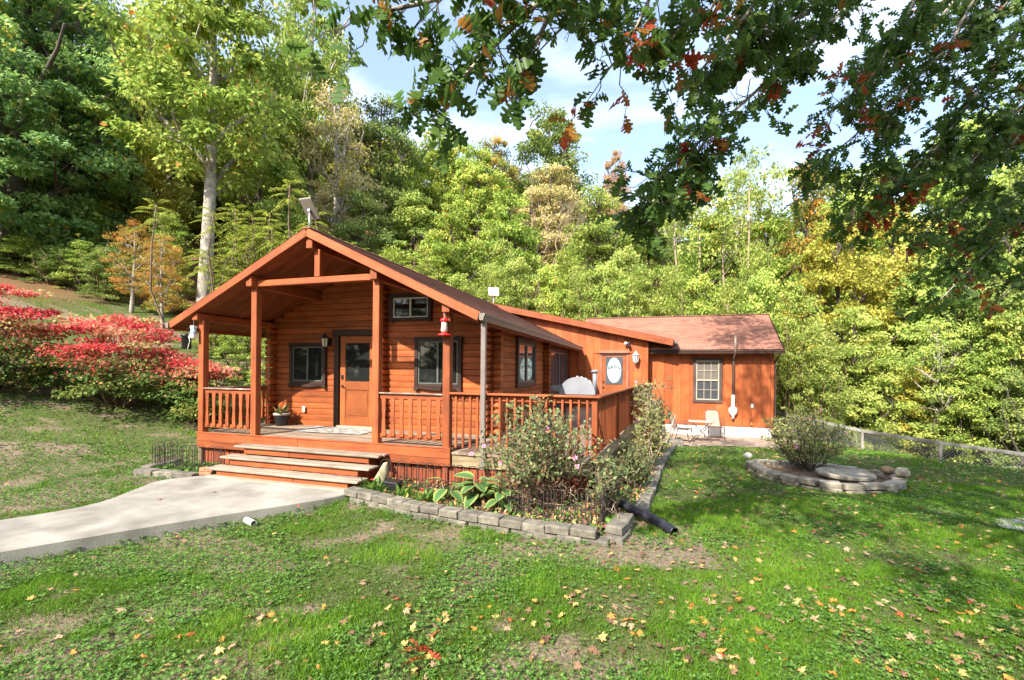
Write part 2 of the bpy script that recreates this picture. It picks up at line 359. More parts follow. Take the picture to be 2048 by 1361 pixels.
# ------------------------------------------------------------------ terrain
def sp(x, k=1.2): return k * np.log1p(np.exp(np.clip(x / k, -40, 40)))
def sm(x, a, b):
    t = np.clip((x - a) / (b - a), 0, 1); return t * t * (3 - 2 * t)
class Noise:
    def __init__(s, seed, n=64): s.g = np.random.default_rng(seed).random((n, n)); s.n = n
    def __call__(s, x, y, scale=1.0):
        x = np.asarray(x, float) * scale; y = np.asarray(y, float) * scale
        xi = np.floor(x).astype(int); yi = np.floor(y).astype(int); fx = x - xi; fy = y - yi
        fx = fx * fx * (3 - 2 * fx); fy = fy * fy * (3 - 2 * fy); n = s.n
        g = lambda a, b: s.g[a % n, b % n]
        return (g(xi, yi) * (1 - fx) + g(xi + 1, yi) * fx) * (1 - fy) + (g(xi, yi + 1) * (1 - fx) + g(xi + 1, yi + 1) * fx) * fy
    def fbm(s, x, y, scale=1.0, o=3):
        r = 0; a = 1; tot = 0
        for k in range(o): r = r + a * s(x + 17.3 * k, y - 9.1 * k, scale * 2 ** k); tot += a; a *= .55
        return r / tot
NZ = Noise(3); NZ2 = Noise(11); NZ3 = Noise(23)
def terr(u, v):
    u = np.asarray(u, float); v = np.asarray(v, float)
    s = -.85 * u + .53 * v
    z = -.09 + .36 * sp(s - 4.6, .8) * 1.0
    z = z + .34 * sp(v - 17, 1.5) * (1 - .72 * sm(u, 5, 15))
    z = z - .33 * sm(v, 1, 11) * sm(u, 4.6, 6.2) * (1 - sm(s, 4, 8))
    t = (u - 12.5) * .8 + (v - 8) * .6
    z = z - .34 * sp(t - 1.0, .5) * (1 - .8 * sm(v, 12, 24))
    sd = (u - 1.6) * .83 - (v + 1.16) * .56
    z = z - .075 * sm(sd, -.25, .10) * (1 - sm(sd, 1.5, 4.5)) * sm(-v, .9, 2.2)
    z = z + (NZ.fbm(u, v, .35) - .5) * .10 * sm(np.hypot(u - 2, v), 3, 9)
    z = z + (NZ2.fbm(u, v, 1.7) - .5) * .03
    return z
def tz(u, v): return float(terr(u, v))
def in_poly(u, v, poly):
    u = np.asarray(u); v = np.asarray(v); c = np.zeros(u.shape, bool); n = len(poly)
    for i in range(n):
        x1, y1 = poly[i]; x2, y2 = poly[(i + 1) % n]
        hit = ((y1 > v) != (y2 > v)) & (u < (x2 - x1) * (v - y1) / (y2 - y1 + 1e-12) + x1)
        c ^= hit
    return c
WALK = [(-1.42, -.78), (1.62, -.98), (1.60, -1.16), (1.15, -1.80), (.35, -2.9), (-.37, -4.07), (-1.2, -5.3), (-2.2, -6.9), (-3.3, -6.3), (-2.5, -4.9), (-1.66, -3.55), (-1.28, -2.7), (-1.70, -1.9), (-1.95, -1.35)]
BED = [(1.6, -1.0), (2.93, -1.28), (4.24, -1.45), (5.5, -1.55), (5.7, -.6), (5.95, .5), (6.05, 2.0), (6.28, 4.5), (6.6, 7.3), (5.7, 8.0), (5.2, .2), (1.6, .2)]
HOUSE = [(-2.85, -.05), (5.3, -.05), (6.0, 10.6), (10.1, 11.0), (10.1, 15.5), (-2.85, 15.5)]
PATIO = [(6.5, 7.6), (10.6, 8.6), (11.2, 11.2), (6.2, 11.2)]
RING = [(8.0, 3.95), (8.08, 3.1), (8.32, 2.52), (8.8, 2.14), (9.34, 2.04), (9.85, 2.26), (10.22, 2.75), (10.4, 3.4), (10.1, 4.0), (9.5, 4.3), (8.9, 4.45), (8.35, 4.4)]
gu = np.concatenate([np.linspace(-90, -16, 30), np.linspace(-15.5, 18, 180), np.linspace(19, 90, 30)])
gv = np.concatenate([np.linspace(-60, -9, 20), np.linspace(-8.6, 20, 150), np.linspace(21, 110, 36)])
U, Vv = np.meshgrid(gu, gv); Zt = terr(U, Vv)
cut = in_poly(U, Vv, WALK); Zt = np.where(cut, Zt - .12, Zt)
cut = in_poly(U, Vv, [(-2.7, .3), (5.0, .3), (5.5, 10.3), (9.9, 11.3), (9.9, 15), (-2.6, 15)]); Zt = np.where(cut, np.minimum(Zt, -.5), Zt)
nu, nv = len(gu), len(gv); I = np.arange(nu * nv).reshape(nv, nu)
Fg = np.stack([I[:-1, :-1], I[:-1, 1:], I[1:, 1:], I[1:, :-1]], -1).reshape(-1, 4)
def woods(u, v):        # 1 where the forest floor is
    s = -.85 * u + .53 * v
    e = NZ2.fbm(u, v, .6) * 1.6
    return np.maximum(np.maximum(sm(s + e, 18.2, 19.2), sm(v + e, 16.2, 17.2)), sm((u - 12.5) * .8 + (v - 8) * .6 + e, 3.4, 4.4))
def barren(u, v):       # bare soil patches of the lawn
    rt_ = sm(u, 5.2, 7.0) * sm(v, -5.5, -3.5)
    b = (sm(NZ3.fbm(u, v, .9), .58, .72) * .7 + sm(NZ.fbm(u, v, 3.1), .56, .72) * .6) * (1 - .75 * rt_)
    b = b + .9 * sm(2.6 - np.abs(u + 3.4) - .5 * np.abs(v + 2.3), .6, 2) * sm(NZ2.fbm(u, v, 1.1), .30, .5)     # worn soil beside the walk
    bd = (u - 2.9) * .13 + (v + 1.35) * .99                        # strip in front of the block border
    b = b + .95 * sm(bd, -.75 - .25 * sm(u, 4, 5.5), -.1) * (u > 1.7) * (u < 6.6) * (v < -.7) * (v > -3) * sm(NZ2.fbm(u, v, 1.9), .34, .52)
    b = b + in_poly(u, v, PATIO) * 1.0
    return np.clip(b, 0, 1)
ground_me = npmesh('ground', np.stack([U.ravel(), Vv.ravel(), Zt.ravel()], 1), Fg, {'forest': woods(U, Vv).ravel(), 'bare': barren(U, Vv).ravel()}, True)
def groundmat():
    m, t, P = newmat('ground_soil'); L = t.links.new
    tc = N(t, 'ShaderNodeTexCoord'); n1 = N(t, 'ShaderNodeTexNoise'); n1.inputs['Scale'].default_value = 3.5; n1.inputs['Detail'].default_value = 9; n1.inputs['Roughness'].default_value = .7
    n2 = N(t, 'ShaderNodeTexNoise'); n2.inputs['Scale'].default_value = 38; n2.inputs['Detail'].default_value = 6
    L(tc.outputs['Object'], n1.inputs['Vector']); L(tc.outputs['Object'], n2.inputs['Vector'])
    grass = ramp(t, [(.3, (.035, .05, .014)), (.5, (.075, .095, .03)), (.7, (.13, .12, .055))]); L(n2.outputs['Fac'], grass.inputs[0])
    soil = ramp(t, [(.25, (.08, .058, .04)), (.5, (.165, .125, .085)), (.75, (.26, .205, .145))]); L(n2.outputs['Fac'], soil.inputs[0])
    lit = ramp(t, [(.3, (.05, .032, .018)), (.5, (.13, .075, .035)), (.62, (.22, .12, .05)), (.75, (.10, .11, .03))]); L(n2.outputs['Fac'], lit.inputs[0])
    ab = N(t, 'ShaderNodeAttribute', attribute_name='bare'); af = N(t, 'ShaderNodeAttribute', attribute_name='forest')
    ad = N(t, 'ShaderNodeMath', operation='MULTIPLY_ADD'); L(n1.outputs['Fac'], ad.inputs[0]); ad.inputs[1].default_value = .9; L(ab.outputs['Fac'], ad.inputs[2])
    mr = N(t, 'ShaderNodeMapRange'); mr.inputs[1].default_value = .5; mr.inputs[2].default_value = .95; L(ad.outputs[0], mr.inputs[0])
    x = N(t, 'ShaderNodeMix', data_type='RGBA'); L(mr.outputs[0], x.inputs[0]); L(grass.outputs[0], x.inputs[6]); L(soil.outputs[0], x.inputs[7])
    y = N(t, 'ShaderNodeMix', data_type='RGBA'); L(af.outputs['Fac'], y.inputs[0]); L(x.outputs[2], y.inputs[6]); L(lit.outputs[0], y.inputs[7])
    L(y.outputs[2], P.inputs['Base Color']); P.inputs['Roughness'].default_value = .95; P.inputs['Specular IOR Level'].default_value = .15
    bp = N(t, 'ShaderNodeBump'); bp.inputs['Strength'].default_value = .8; bp.inputs['Distance'].default_value = .03; L(n2.outputs['Fac'], bp.inputs['Height']); L(bp.outputs[0], P.inputs['Normal'])
    return m
M_ground = groundmat()
tag(link('ground', ground_me, M_ground), kind='structure')

# concrete walk: a slab with rounded arris, following the ground
def slab(name, poly, ztop, thick, mat, kind='structure', b=.02):
    n = len(poly); c = np.mean(poly, 0); m = MB(); V = []
    P = [Vector((p[0], p[1])) for p in poly]
    for off, z in ((b, ztop), (0, ztop - b), (0, ztop - thick)):
        for i in range(n):
            a, p, q = P[i - 1], P[i], P[(i + 1) % n]
            nrm = ((p - a).normalized() + (q - p).normalized()); nrm = Vector((-nrm.y, nrm.x)).normalized()
            s = 1 if sum(P[k - 1].cross(P[k]) for k in range(n)) > 0 else -1
            w = p + nrm * off * s; V.append((w.x, w.y, z))
    F = [tuple(range(n))]
    for r in range(2):
        for i in range(n): F.append((r * n + i, r * n + (i + 1) % n, (r + 1) * n + (i + 1) % n, (r + 1) * n + i))
    m.add(V, F); return tag(m.build(name, mat), kind=kind)
def smooth_poly(P, it=2):
    for _ in range(it):
        Q = []
        for i in range(len(P)):
            a, b = np.array(P[i]), np.array(P[(i + 1) % len(P)]); Q += [tuple(a * .75 + b * .25), tuple(a * .25 + b * .75)]
        P = Q
    return P
slab('concrete_path', WALK[:2] + smooth_poly(WALK, 2)[8:-4], .008, .26, M_concrete)
# planting bed soil beside the deck, and patio soil
def sheet(name, poly, mat, dz, step=.12):
    a = np.array(poly); us = np.arange(a[:, 0].min(), a[:, 0].max() + step, step); vs = np.arange(a[:, 1].min(), a[:, 1].max() + step, step)
    Ug, Vg = np.meshgrid(us, vs); ok = in_poly(Ug, Vg, poly); Z = terr(Ug, Vg) + dz + (NZ2.fbm(Ug, Vg, 5) - .5) * .06
    I = np.arange(Ug.size).reshape(Ug.shape); q = ok[:-1, :-1] & ok[1:, :-1] & ok[:-1, 1:] & ok[1:, 1:]
    F = np.stack([I[:-1, :-1][q], I[:-1, 1:][q], I[1:, 1:][q], I[1:, :-1][q]], -1)
    return tag(link(name, npmesh(name, np.stack([Ug.ravel(), Vg.ravel(), Z.ravel()], 1), F, smooth=True), mat), kind='structure')
M_mulch = plain('bed_soil', (.075, .05, .033), .95, var=.5, scale=14, bump=1, base2=(.17, .11, .065), detail=8)
M_patio = plain('patio_soil', (.27, .19, .14), .95, var=.4, scale=5, bump=.8, base2=(.36, .27, .20), detail=8)
sheet('garden_bed', BED, M_mulch, .06)
sheet('patio', PATIO, M_patio, .02)
sheet('planter_soil', [(a + (9.2 - a) * .08, b + (3.2 - b) * .08) for a, b in RING], M_mulch, .07, .07)
sheet('gravel_patch', [(10.3, .55), (10.9, .2), (12, .4), (12.4, 1.1), (11.2, 1.3), (10.5, 1.05)], plain('pale_gravel', (.46, .43, .38), .95, var=.35, scale=20, bump=1), .03, .08)

# ------------------------------------------------------------------ the log cabin
H = empty('log_cabin', (0, 0, 0), 'orange-stained log cabin with a gabled porch, side deck and rear wing', 'house')
D = .60; SD = .545                      # porch and side deck level
SL = .484; PK = 4.46; EV = 3.36; VF = -.21; VB = 12.5
FW = 1.755; CH = .134                   # front wall plane, log course height
WL, WR = -2.72, 2.87                    # side walls
rt = lambda u: PK - SL * abs(u)
# roof slabs
def roof_slab(name, u0, u1, parent=H):
    m = MB(); t = .10
    V = []
    for v in (VF + .02, VB):
        for u in (u0, u1): V += [(u, v, rt(u) - .012), (u, v, rt(u) - t)]
    m.add(V, [(0, 2, 3, 1), (4, 5, 7, 6), (0, 4, 6, 2), (1, 3, 7, 5), (0, 1, 5, 4), (2, 6, 7, 3)])
    return m.build(name, M_ceil['X'], parent)
RR = roof_slab('roof', 0, EV - .01); RLf = roof_slab('roof', -EV + .01, 0)
tag(RR, 'brown shingled roof slope facing the side deck'); tag(RLf, 'brown shingled roof slope facing the hillside')
def shingles(parent, org, dx, dy, L, Hh, w=.30, e=.14, keep=None):
    """joined tabs: org lower corner, dx along the course, dy up the slope."""
    dx, dy = Vector(dx).normalized(), Vector(dy).normalized(); n = dx.cross(dy); org = Vector(org)
    if n.z < 0: n = -n
    V = []; F = []; T = []
    rows = int(Hh / e)
    r = random.Random(int(L * 100))
    for j in range(rows + 1):
        off = (j % 2) * w * .5 + r.uniform(-.02, .02); x = -off
        while x < L:
            a, b = max(0, x + .004), min(L, x + w - .004)
            if b - a > .03 and (keep is None or keep((org + dx * (a + b) / 2 + dy * j * e))):
                y0, y1 = j * e, min(Hh, (j + 1) * e + .02); lift = .012 + r.uniform(0, .004)
                q = [org + dx * a + dy * y0 + n * lift, org + dx * b + dy * y0 + n * lift, org + dx * b + dy * y1 + n * .003, org + dx * a + dy * y1 + n * .003]
                q += [org + dx * a + dy * y0, org + dx * b + dy * y0]
                k = len(V); V += [tuple(p) for p in q]; T += [min(1, max(0, r.gauss(.5, .12) - (.35 if r.random() < .06 else 0)))] * 6
                F += [(k, k + 1, k + 2), (k, k + 2, k + 3), (k + 4, k + 5, k + 1), (k + 4, k + 1, k)]
            x += w
    me = npmesh('shingles', np.array(V), np.array(F), {'tint': np.array(T)})
    o = link('shingles', me, M_shingle, parent); o['kind'] = 'stuff'; return o
hyp = math.hypot(EV, SL * EV)
shingles(RR, (EV + .02, VF - .02, rt(EV + .02)), (0, 1, 0), (-1, 0, SL), VB - VF, hyp)
shingles(RLf, (-EV - .02, VF - .02, rt(EV + .02)), (0, 1, 0), (1, 0, SL), VB - VF, hyp)
for k in range(8):
    cbox('ridge_cap', RR, M_shingle, -.10, .10, VF - .03 + k * 1.3, VF - .03 + k * 1.3 + 1.28, PK - .03, PK + .012, .02)
# porch ceiling boards run down the slope
for s in (-1, 1):
    v = VF + .03; par = RR if s > 0 else RLf
    while v < FW - .1:
        bar('ceiling_plank', par, M_ceil, (s * .02, v + .068, rt(.02) - .113), (s * (EV - .03), v + .068, rt(EV - .03) - .113), .134, .02, .004)
        v += .139
# barge boards
for s in (-1, 1):
    bar('barge_board', H, M_stain, (s * .0, VF, PK - .075), (s * (EV + .01), VF, rt(EV) - .07), .035, .145)
cbox('drip_edge', H, M_gutter_d, EV - .02, EV + .005, VF, VB, rt(EV) - .12, rt(EV) - .015, .004)
cbox('fascia', H, M_stain, EV - .045, EV - .022, VF + .04, 10.4, rt(EV) - .17, rt(EV) - .04)
cbox('fascia', H, M_stain, -EV + .022, -EV + .045, VF + .04, VB, rt(EV) - .17, rt(EV) - .04)
# gutters: open trough section swept along the eave
def gutter(name, u0, sgn, v0, v1, z, mat, parent=H):
    pr = [(0, 0), (0, -.11), (.03, -.125), (.085, -.125), (.105, -.06), (.125, -.035), (.125, 0), (.112, 0), (.112, -.03), (.095, -.055), (.078, -.112), (.03, -.112), (.012, -.10), (.012, 0)]
    m = MB(); m.prism([(u0 + sgn * a, z + b) for a, b in pr], 'y', v0, v1)
    cap = [(0, 0), (0, -.11), (.03, -.125), (.085, -.125), (.105, -.06), (.125, -.035), (.125, 0)]
    for v in (v0, v1 - .004): m.prism([(u0 + sgn * a, z + b) for a, b in cap], 'y', v, v + .004)
    return m.build(name, mat, parent)
gutter('gutter', EV + .008, 1, VF - .03, 10.18, rt(EV) - .02, M_spout)
gutter('gutter', -EV - .008, -1, VF - .03, VB, rt(EV) - .02, M_spout)
m = MB(); m.box((3.42, -.1, 2.57), (.05, .07, .3)); 
cbox('downspout', H, M_spout, 3.37, 3.455, -.14, -.07, .30, 2.74, .012)
# frame of the porch
PO = [(-2.72, 2.87), (-1.365, 3.50), (1.365, 3.50), (2.73, 2.86)]
for u, zt in PO: cbox('post', H, M_stain, u - .066, u + .066, -.06, .072, D, zt, .008)
for u, z0, z1 in ((-2.76, 2.86, 3.0), (-1.38, 3.47, 3.68), (0.02, 4.10, 4.34), (1.38, 3.47, 3.68), (2.76, 2.855, 3.0)):
    cbox('roof_beam', H, M_stain, u - .068, u + .068, -.17, FW + .1, z0, z1, .008)
cbox('cross_beam', H, M_stain, -1.31, 1.311, -.045, .05, 3.485, 3.60, .008)
cbox('king_post', H, M_stain, .035, .155, -.05, .06, 3.602, 4.11, .008)

# --- log walls
def log_profile(L):     # convex log course of length L along x, outside towards -y
    key = ('log', round(L, 2))
    if key in _cb: return _cb[key]
    h = CH / 2
    pr = [(0.03, -h), (.0, -h + .002), (-.011, -h + .009), (-.015, 0), (-.013, h - .009), (.0, h - .002), (.03, h)]
    mm = MB(); mm.prism(pr, 'x', -L / 2, L / 2); me = mm.mesh('log'); _cb[key] = me; return me
def split(a, b, holes):
    seg = [(a, b)]
    for h0, h1 in holes:
        n = []
        for s0, s1 in seg:
            if h1 <= s0 or h0 >= s1: n.append((s0, s1)); continue
            if h0 > s0: n.append((s0, h0))
            if h1 < s1: n.append((h1, s1))
        seg = n
    return [q for q in seg if q[1] - q[0] > .05]
Z0 = 2.4298 - 14 * CH       # bottom course line that matches the joints
Z0 = D - .02
def log_wall(wall, plane, axis, a, b, top, openings, face):
    """axis 'u': front wall (outside -v); axis 'v': side wall; face = outward sign."""
    k = 0; z = Z0
    while True:
        lo, hi = a, b
        zc = z + CH / 2
        if axis == 'u':
            lim = (PK - .13 - z - CH * .35) / SL
            if lim < .2: break
            lo, hi = max(a, -lim), min(b, lim)
        elif z + CH > top: break
        for s0, s1 in split(lo, hi, [(o[0], o[1]) for o in openings if o[2] < zc < o[3]]):
            L = s1 - s0; mid = (s0 + s1) / 2
            if axis == 'u': link('log', log_profile(L), M_log['X'], wall, (mid, plane, zc))
            else: link('log', log_profile(L), M_log['X'], wall, (plane, mid, zc), (0, 0, math.pi / 2 * face))
        z += CH; k += 1
# wall cores (set 3 cm behind the log faces)
def panel(name, mat, verts, thick, axis):
    m = MB()
    if axis == 'u': m.prism([(p[0], p[1]) for p in verts], 'y', thick[0], thick[1])
    else: m.prism([(p[0], p[1]) for p in verts], 'x', thick[0], thick[1])
    return m.build(name, mat, H)
WF = panel('wall', M_log['X'], [(WL + .05, .3), (WR - .05, .3), (WR - .05, rt(WR) - .12), (0, PK - .12), (WL + .05, rt(WL) - .12)], (FW + .03, FW + .15), 'u')
tag(WF, 'front log wall under the porch gable')
WRt = panel('wall', M_log['X'], [(FW + .16, .3), (10.44, .3), (10.44, rt(WR) - .1), (FW + .16, rt(WR) - .1)], (WR - .15, WR - .03), 'v')
WLt = panel('wall', M_log['X'], [(FW + .16, -.3), (12.4, -.3), (12.4, rt(WL) - .1), (FW + .16, rt(WL) - .1)], (WL + .03, WL + .15), 'v')
panel('wall', M_log['X'], [(WL + .05, -.3), (WR - .05, -.3), (WR - .05, rt(WR) - .12), (0, PK - .12), (WL + .05, rt(WL) - .12)], (12.3, 12.42), 'u')
DOOR = (-.92, .20, 0, 2.76); WN1 = (-2.15, -1.13, 1.53, 2.50); WN2 = (1.15, 2.24, 1.52, 2.60); WNA = (.53, 1.54, 2.94, 3.54)
log_wall(WF, FW, 'u', WL, WR, 9, [DOOR, WN1, WN2, WNA], -1)
SW = (3.42, 5.16, 1.50, 2.70); SD1 = (7.0, 9.95, 0, 2.66)
log_wall(WRt, WR, 'v', FW + .03, 10.46, rt(WR) - .09, [SW, SD1], 1)
log_wall(WLt, WL, 'v', FW + .03, 12.4, rt(WL) - .09, [], -1)
# projecting log ends at the corners and cross walls
def log_end_mesh(L):
    key = ('le', L)
    if key in _cb: return _cb[key]
    h = CH / 2 - .004; w = .078
    pr = [(-w * .55, -h), (w * .55, -h), (w, -h * .45), (w * 1.12, 0), (w, h * .45), (w * .55, h), (-w * .55, h), (-w, h * .45), (-w * 1.12, 0), (-w, -h * .45)]
    mm = MB(); mm.prism(pr, 'y', -L, 0); me = mm.mesh('log_end'); _cb[key] = me; return me
def log_ends(wall, u, v, rz, ztop, L=.2):
    z = Z0
    while z + CH < ztop:
        link('log_end', log_end_mesh(L), M_log['Y'], wall, (u + random.uniform(-.004, .004), v, z + CH / 2), (0, 0, rz)); z += CH
log_ends(WF, WL + .08, FW - .03, 0, rt(WL) - .1, .19)
log_ends(WF, .39, FW - .03, 0, rt(.39) - .16, .19)
log_ends(WF, WR - .08, FW - .03, 0, rt(WR) - .1, .19)
log_ends(WRt, WR + .03, FW + .09, math.pi / 2, rt(WR + .2) - .1, .17)
log_ends(WRt, WR + .03, 6.35, math.pi / 2, rt(WR + .2) - .1, .17)

# --- windows
def apron(name, parent, u0, u1, v, z, mat, drop=.085):
    n = 18; top = [(u0 + (u1 - u0) * i / n, z) for i in range(n + 1)]; bot = []
    for i in range(n, -1, -1):
        t = i / n; d = drop * (1.0 if t < .06 or t > .94 else .55 + .25 * math.cos(2 * math.pi * (t - .5) * 1.0)); bot.append((u0 + (u1 - u0) * t, z - d))
    m = MB(); m.prism(top + bot, 'y', v - .032, v - .004); return m.build(name, mat, parent)
def window_u(parent, u0, u1, z0, z1, v, trim=.085, trimmat=M_trim, sash=M_black, apr=True, slider=True, glass=M_glass, head=.085):
    w = cbox('window', parent, glass, u0 + trim, u1 - trim, v - .004, v + .02, z0 + trim, z1 - head, .002)
    w0 = w.location.copy()
    def c(n, mat, a, b, d, e, f, g, bv=.005):
        o = cbox(n, w, mat, a, b, d, e, f, g, bv); o.location -= w0; return o
    f0 = v - .05
    c('trim_board', trimmat, u0 - .02, u1 + .02, f0 - .006, v + .02, z1 - head, z1)
    c('trim_board', trimmat, u0, u0 + trim, f0, v + .02, z0, z1 - head - .002)
    c('trim_board', trimmat, u1 - trim, u1, f0, v + .02, z0, z1 - head - .002)
    c('trim_board', trimmat, u0 + trim + .002, u1 - trim - .002, f0 + .004, v + .02, z0 + .02, z0 + trim)
    s = .028; a, b, d, e = u0 + trim, u1 - trim, z0 + trim, z1 - head
    for q in ((a, a + s, d, e), (b - s, b, d, e), (a + s + .001, b - s - .001, d, d + s), (a + s + .001, b - s - .001, e - s, e)):
        c('sash', sash, q[0], q[1], v - .03, v - .005, q[2], q[3], .003)
    if slider: c('sash', sash, (a + b) / 2 - .02, (a + b) / 2 + .02, v - .036, v - .006, d + s + .001, e - s - .001, .003)
    if apr:
        o = apron('apron', w, u0 - .005, u1 + .005, v - .03, z0 + .018, trimmat); o.location -= w0
    return w
M_sash = plain('grey_sash', (.09, .10, .09), .4)
tag(window_u(WF, *WN1, FW - .03, sash=M_sash), 'dark-trimmed porch window between the house corner and the door')
tag(window_u(WF, *WN2, FW - .03, sash=M_sash), 'dark-trimmed window on the porch wall with scalloped apron')
M_alu = plain('white_sash', (.55, .55, .52), .4)
tag(window_u(WF, *WNA, FW - .03, sash=M_alu, apr=False), 'small sliding attic window with a pale frame')
# front door
dv = FW - .03
dr = cbox('door', WF, M_door, -.735, .165, dv - .012, dv + .03, D + .02, 2.64, .004); d0 = dr.location.copy()
def dpart(n, mat, *q, b=.004):
    o = cbox(n, dr, mat, *q, b); o.location -= d0; return o
for q in ((-.735, -.60), (.03, .165)): dpart('stile', M_door, q[0], q[1], dv - .028, dv - .013, D + .02, 2.64)
for q in ((D + .02, .80), (1.44, 1.63), (2.49, 2.64)): dpart('door_rail', M_door, -.599, .029, dv - .028, dv - .013, q[0], q[1])
dpart('door_panel', M_door, -.54, -.03, dv - .022, dv - .013, .86, 1.38, b=.008)
dpart('door_glass', M_glass, -.598, .028, dv - .020, dv - .013, 1.635, 2.485)
dpart('threshold', M_tread, -.80, .20, dv - .09, dv - .03, D - .005, D + .035)
for z, s in ((1.72, .05), (1.52, .03)):
    dpart('lock', M_black, -.70 + (.0 if s > .04 else .012), -.645, dv - .05, dv - .029, z - s, z + s, b=.01)
m = MB(); m.tube([(-.672, dv - .03, 1.52), (-.672, dv - .075, 1.52)], .012, 8); m.tube([(-.672, dv - .075, 1.52), (-.58, dv - .075, 1.515)], .01, 8)
o = m.build('door_handle', M_black, dr); o.location -= d0
for q in ((-.90, -.77), (.175, .26)): cbox('door_trim', WF, M_trim, q[0], q[1], dv - .05, dv + .02, D, 2.65, .005)
cbox('door_trim', WF, M_trim, -.95, .30, dv - .056, dv + .02, 2.652, 2.79, .005)
# side-wall window (looks onto the deck) and patio door, both on plane u = WR
def side_unit(name, label, v0, v1, z0, z1, trim, mull, trimmat=M_trim2):
    pu = WR + .03; w = cbox(name, WRt, M_glass2, pu - .02, pu + .004, v0 + trim, v1 - trim, z0 + trim, z1 - trim, .002); w0 = w.location.copy(); tag(w, label)
    def c(n, mat, *q):
        o = cbox(n, w, mat, *q, .004); o.location -= w0
    c('trim_board', trimmat, pu - .02, pu + .056, v0, v1, z1 - trim, z1 + .015)
    c('trim_board', trimmat, pu - .02, pu + .05, v0, v0 + trim, z0, z1 - trim - .002); c('trim_board', trimmat, pu - .02, pu + .05, v1 - trim, v1, z0, z1 - trim - .002)
    c('trim_board', trimmat, pu - .02, pu + .046, v0 + trim + .002, v1 - trim - .002, z0, z0 + trim)
    a, b, d, e = v0 + trim, v1 - trim, z0 + trim, z1 - trim; s = .045
    for q in ((a, a + s, d, e), (b - s, b, d, e), (a + s, b - s, d, d + s), (a + s, b - s, e - s, e)): c('sash', M_sash, pu + .005, pu + .03, *q)
    for t in mull: c('sash', M_sash, pu + .005, pu + .034, a + (b - a) * t - .05, a + (b - a) * t + .05, d + s, e - s)
side_unit('window', 'side window overlooking the deck', *SW, .11, (.5,))
side_unit('patio_door', 'sliding glass patio door onto the side deck', *SD1, .12, (.5,), M_trim)

# --- porch deck, fascia, skirting
DK = cbox('deck', H, M_stain, -2.74, 2.80, .05, FW, D - .2, D - .046, .004)
dk0 = DK.location.copy()
def dkp(n, mat, *q, b=.005):
    o = cbox(n, DK, mat, *q, b); o.location -= dk0; return o
v = -.035
while v < FW - .1:
    j = random.choice((-.9, .1, .8, 1.4)); w = .138
    dkp('deck_plank', M_deck, -2.79, j, v, v + w, D - .042, D); dkp('deck_plank', M_deck, j + .004, 2.82, v, v + w, D - .042, D + random.uniform(-.002, .003)); v += .143
for a, b in ((-2.79, -.28), (-.276, 2.82)):
    dkp('fascia_board', M_stain, a, b, -.075, -.038, D - .17, D - .01); dkp('fascia_board', M_stain, a, b, -.068, -.036, D - .30, D - .174)
dkp('edge_strip', M_stain, -2.80, 2.825, -.085, -.035, D - .008, D + .012)
cbox('fascia_board', DK, M_stain, -2.83, -2.795, -.03, FW, D - .3, D - .01).location -= dk0
u = -2.74
while u < 2.76:
    dkp('skirting_board', M_skirt, u, u + .128, .03, .052, -.25, D - .305, b=.004); u += .141
for u in (-2.80, -1.45, 1.62, 2.66): dkp('deck_post', M_skirt if u > 0 else M_beam, u, u + .09, -.03, .025, -.25, D - .305)
# --- side deck: boards run away from the front edge, right edge flares outwards
SDK = cbox('side_deck', H, M_beam, 2.86, 5.05, .12, 10.4, SD - .16, SD - .045, .004); s0 = SDK.location.copy()
def sdp(n, mat, *q, b=.005):
    o = cbox(n, SDK, mat, *q, b); o.location -= s0; return o
ue = lambda v: 5.20 + .066 * v
u = 2.84
while u < 5.86:
    vs = max(-.06, (u + .138 - 5.22) / .066) if u + .138 > 5.2 else -.06
    sdp('deck_plank', M_deck, u, u + .136, vs + random.uniform(-.006, .006), 10.42, SD - .042, SD + random.uniform(-.002, .002)); u += .142
sdp('fascia_board', M_beam, 2.84, 5.17, -.035, .0, SD - .24, SD - .045)
u = 2.86
while u < 5.1:
    sdp('skirting_board', M_skirt, u, u + .128, .02, .042, -.2, SD - .244, b=.004); u += .141
o = bar('edge_beam', SDK, M_beam, (5.235, -.05, SD - .125), (ue(10.4) + .035, 10.4, SD - .125), .06, .235); o.location -= s0
o = bar('edge_board', SDK, M_beam, (5.245, -.05, SD + .006), (ue(10.4) + .045, 10.4, SD + .006), .17, .026); o.location -= s0
for v in (.1, 2.2, 4.4, 6.6, 8.8): sdp('deck_post', M_beam, ue(v) - .02, ue(v) + .07, v, v + .09, -.5, SD - .245)
v = .3
while v < 10.2:
    sdp('skirting_board', M_skirt, ue(v) - .035, ue(v) - .014, v, v + .128, -.5, SD - .16, b=.004); v += .141

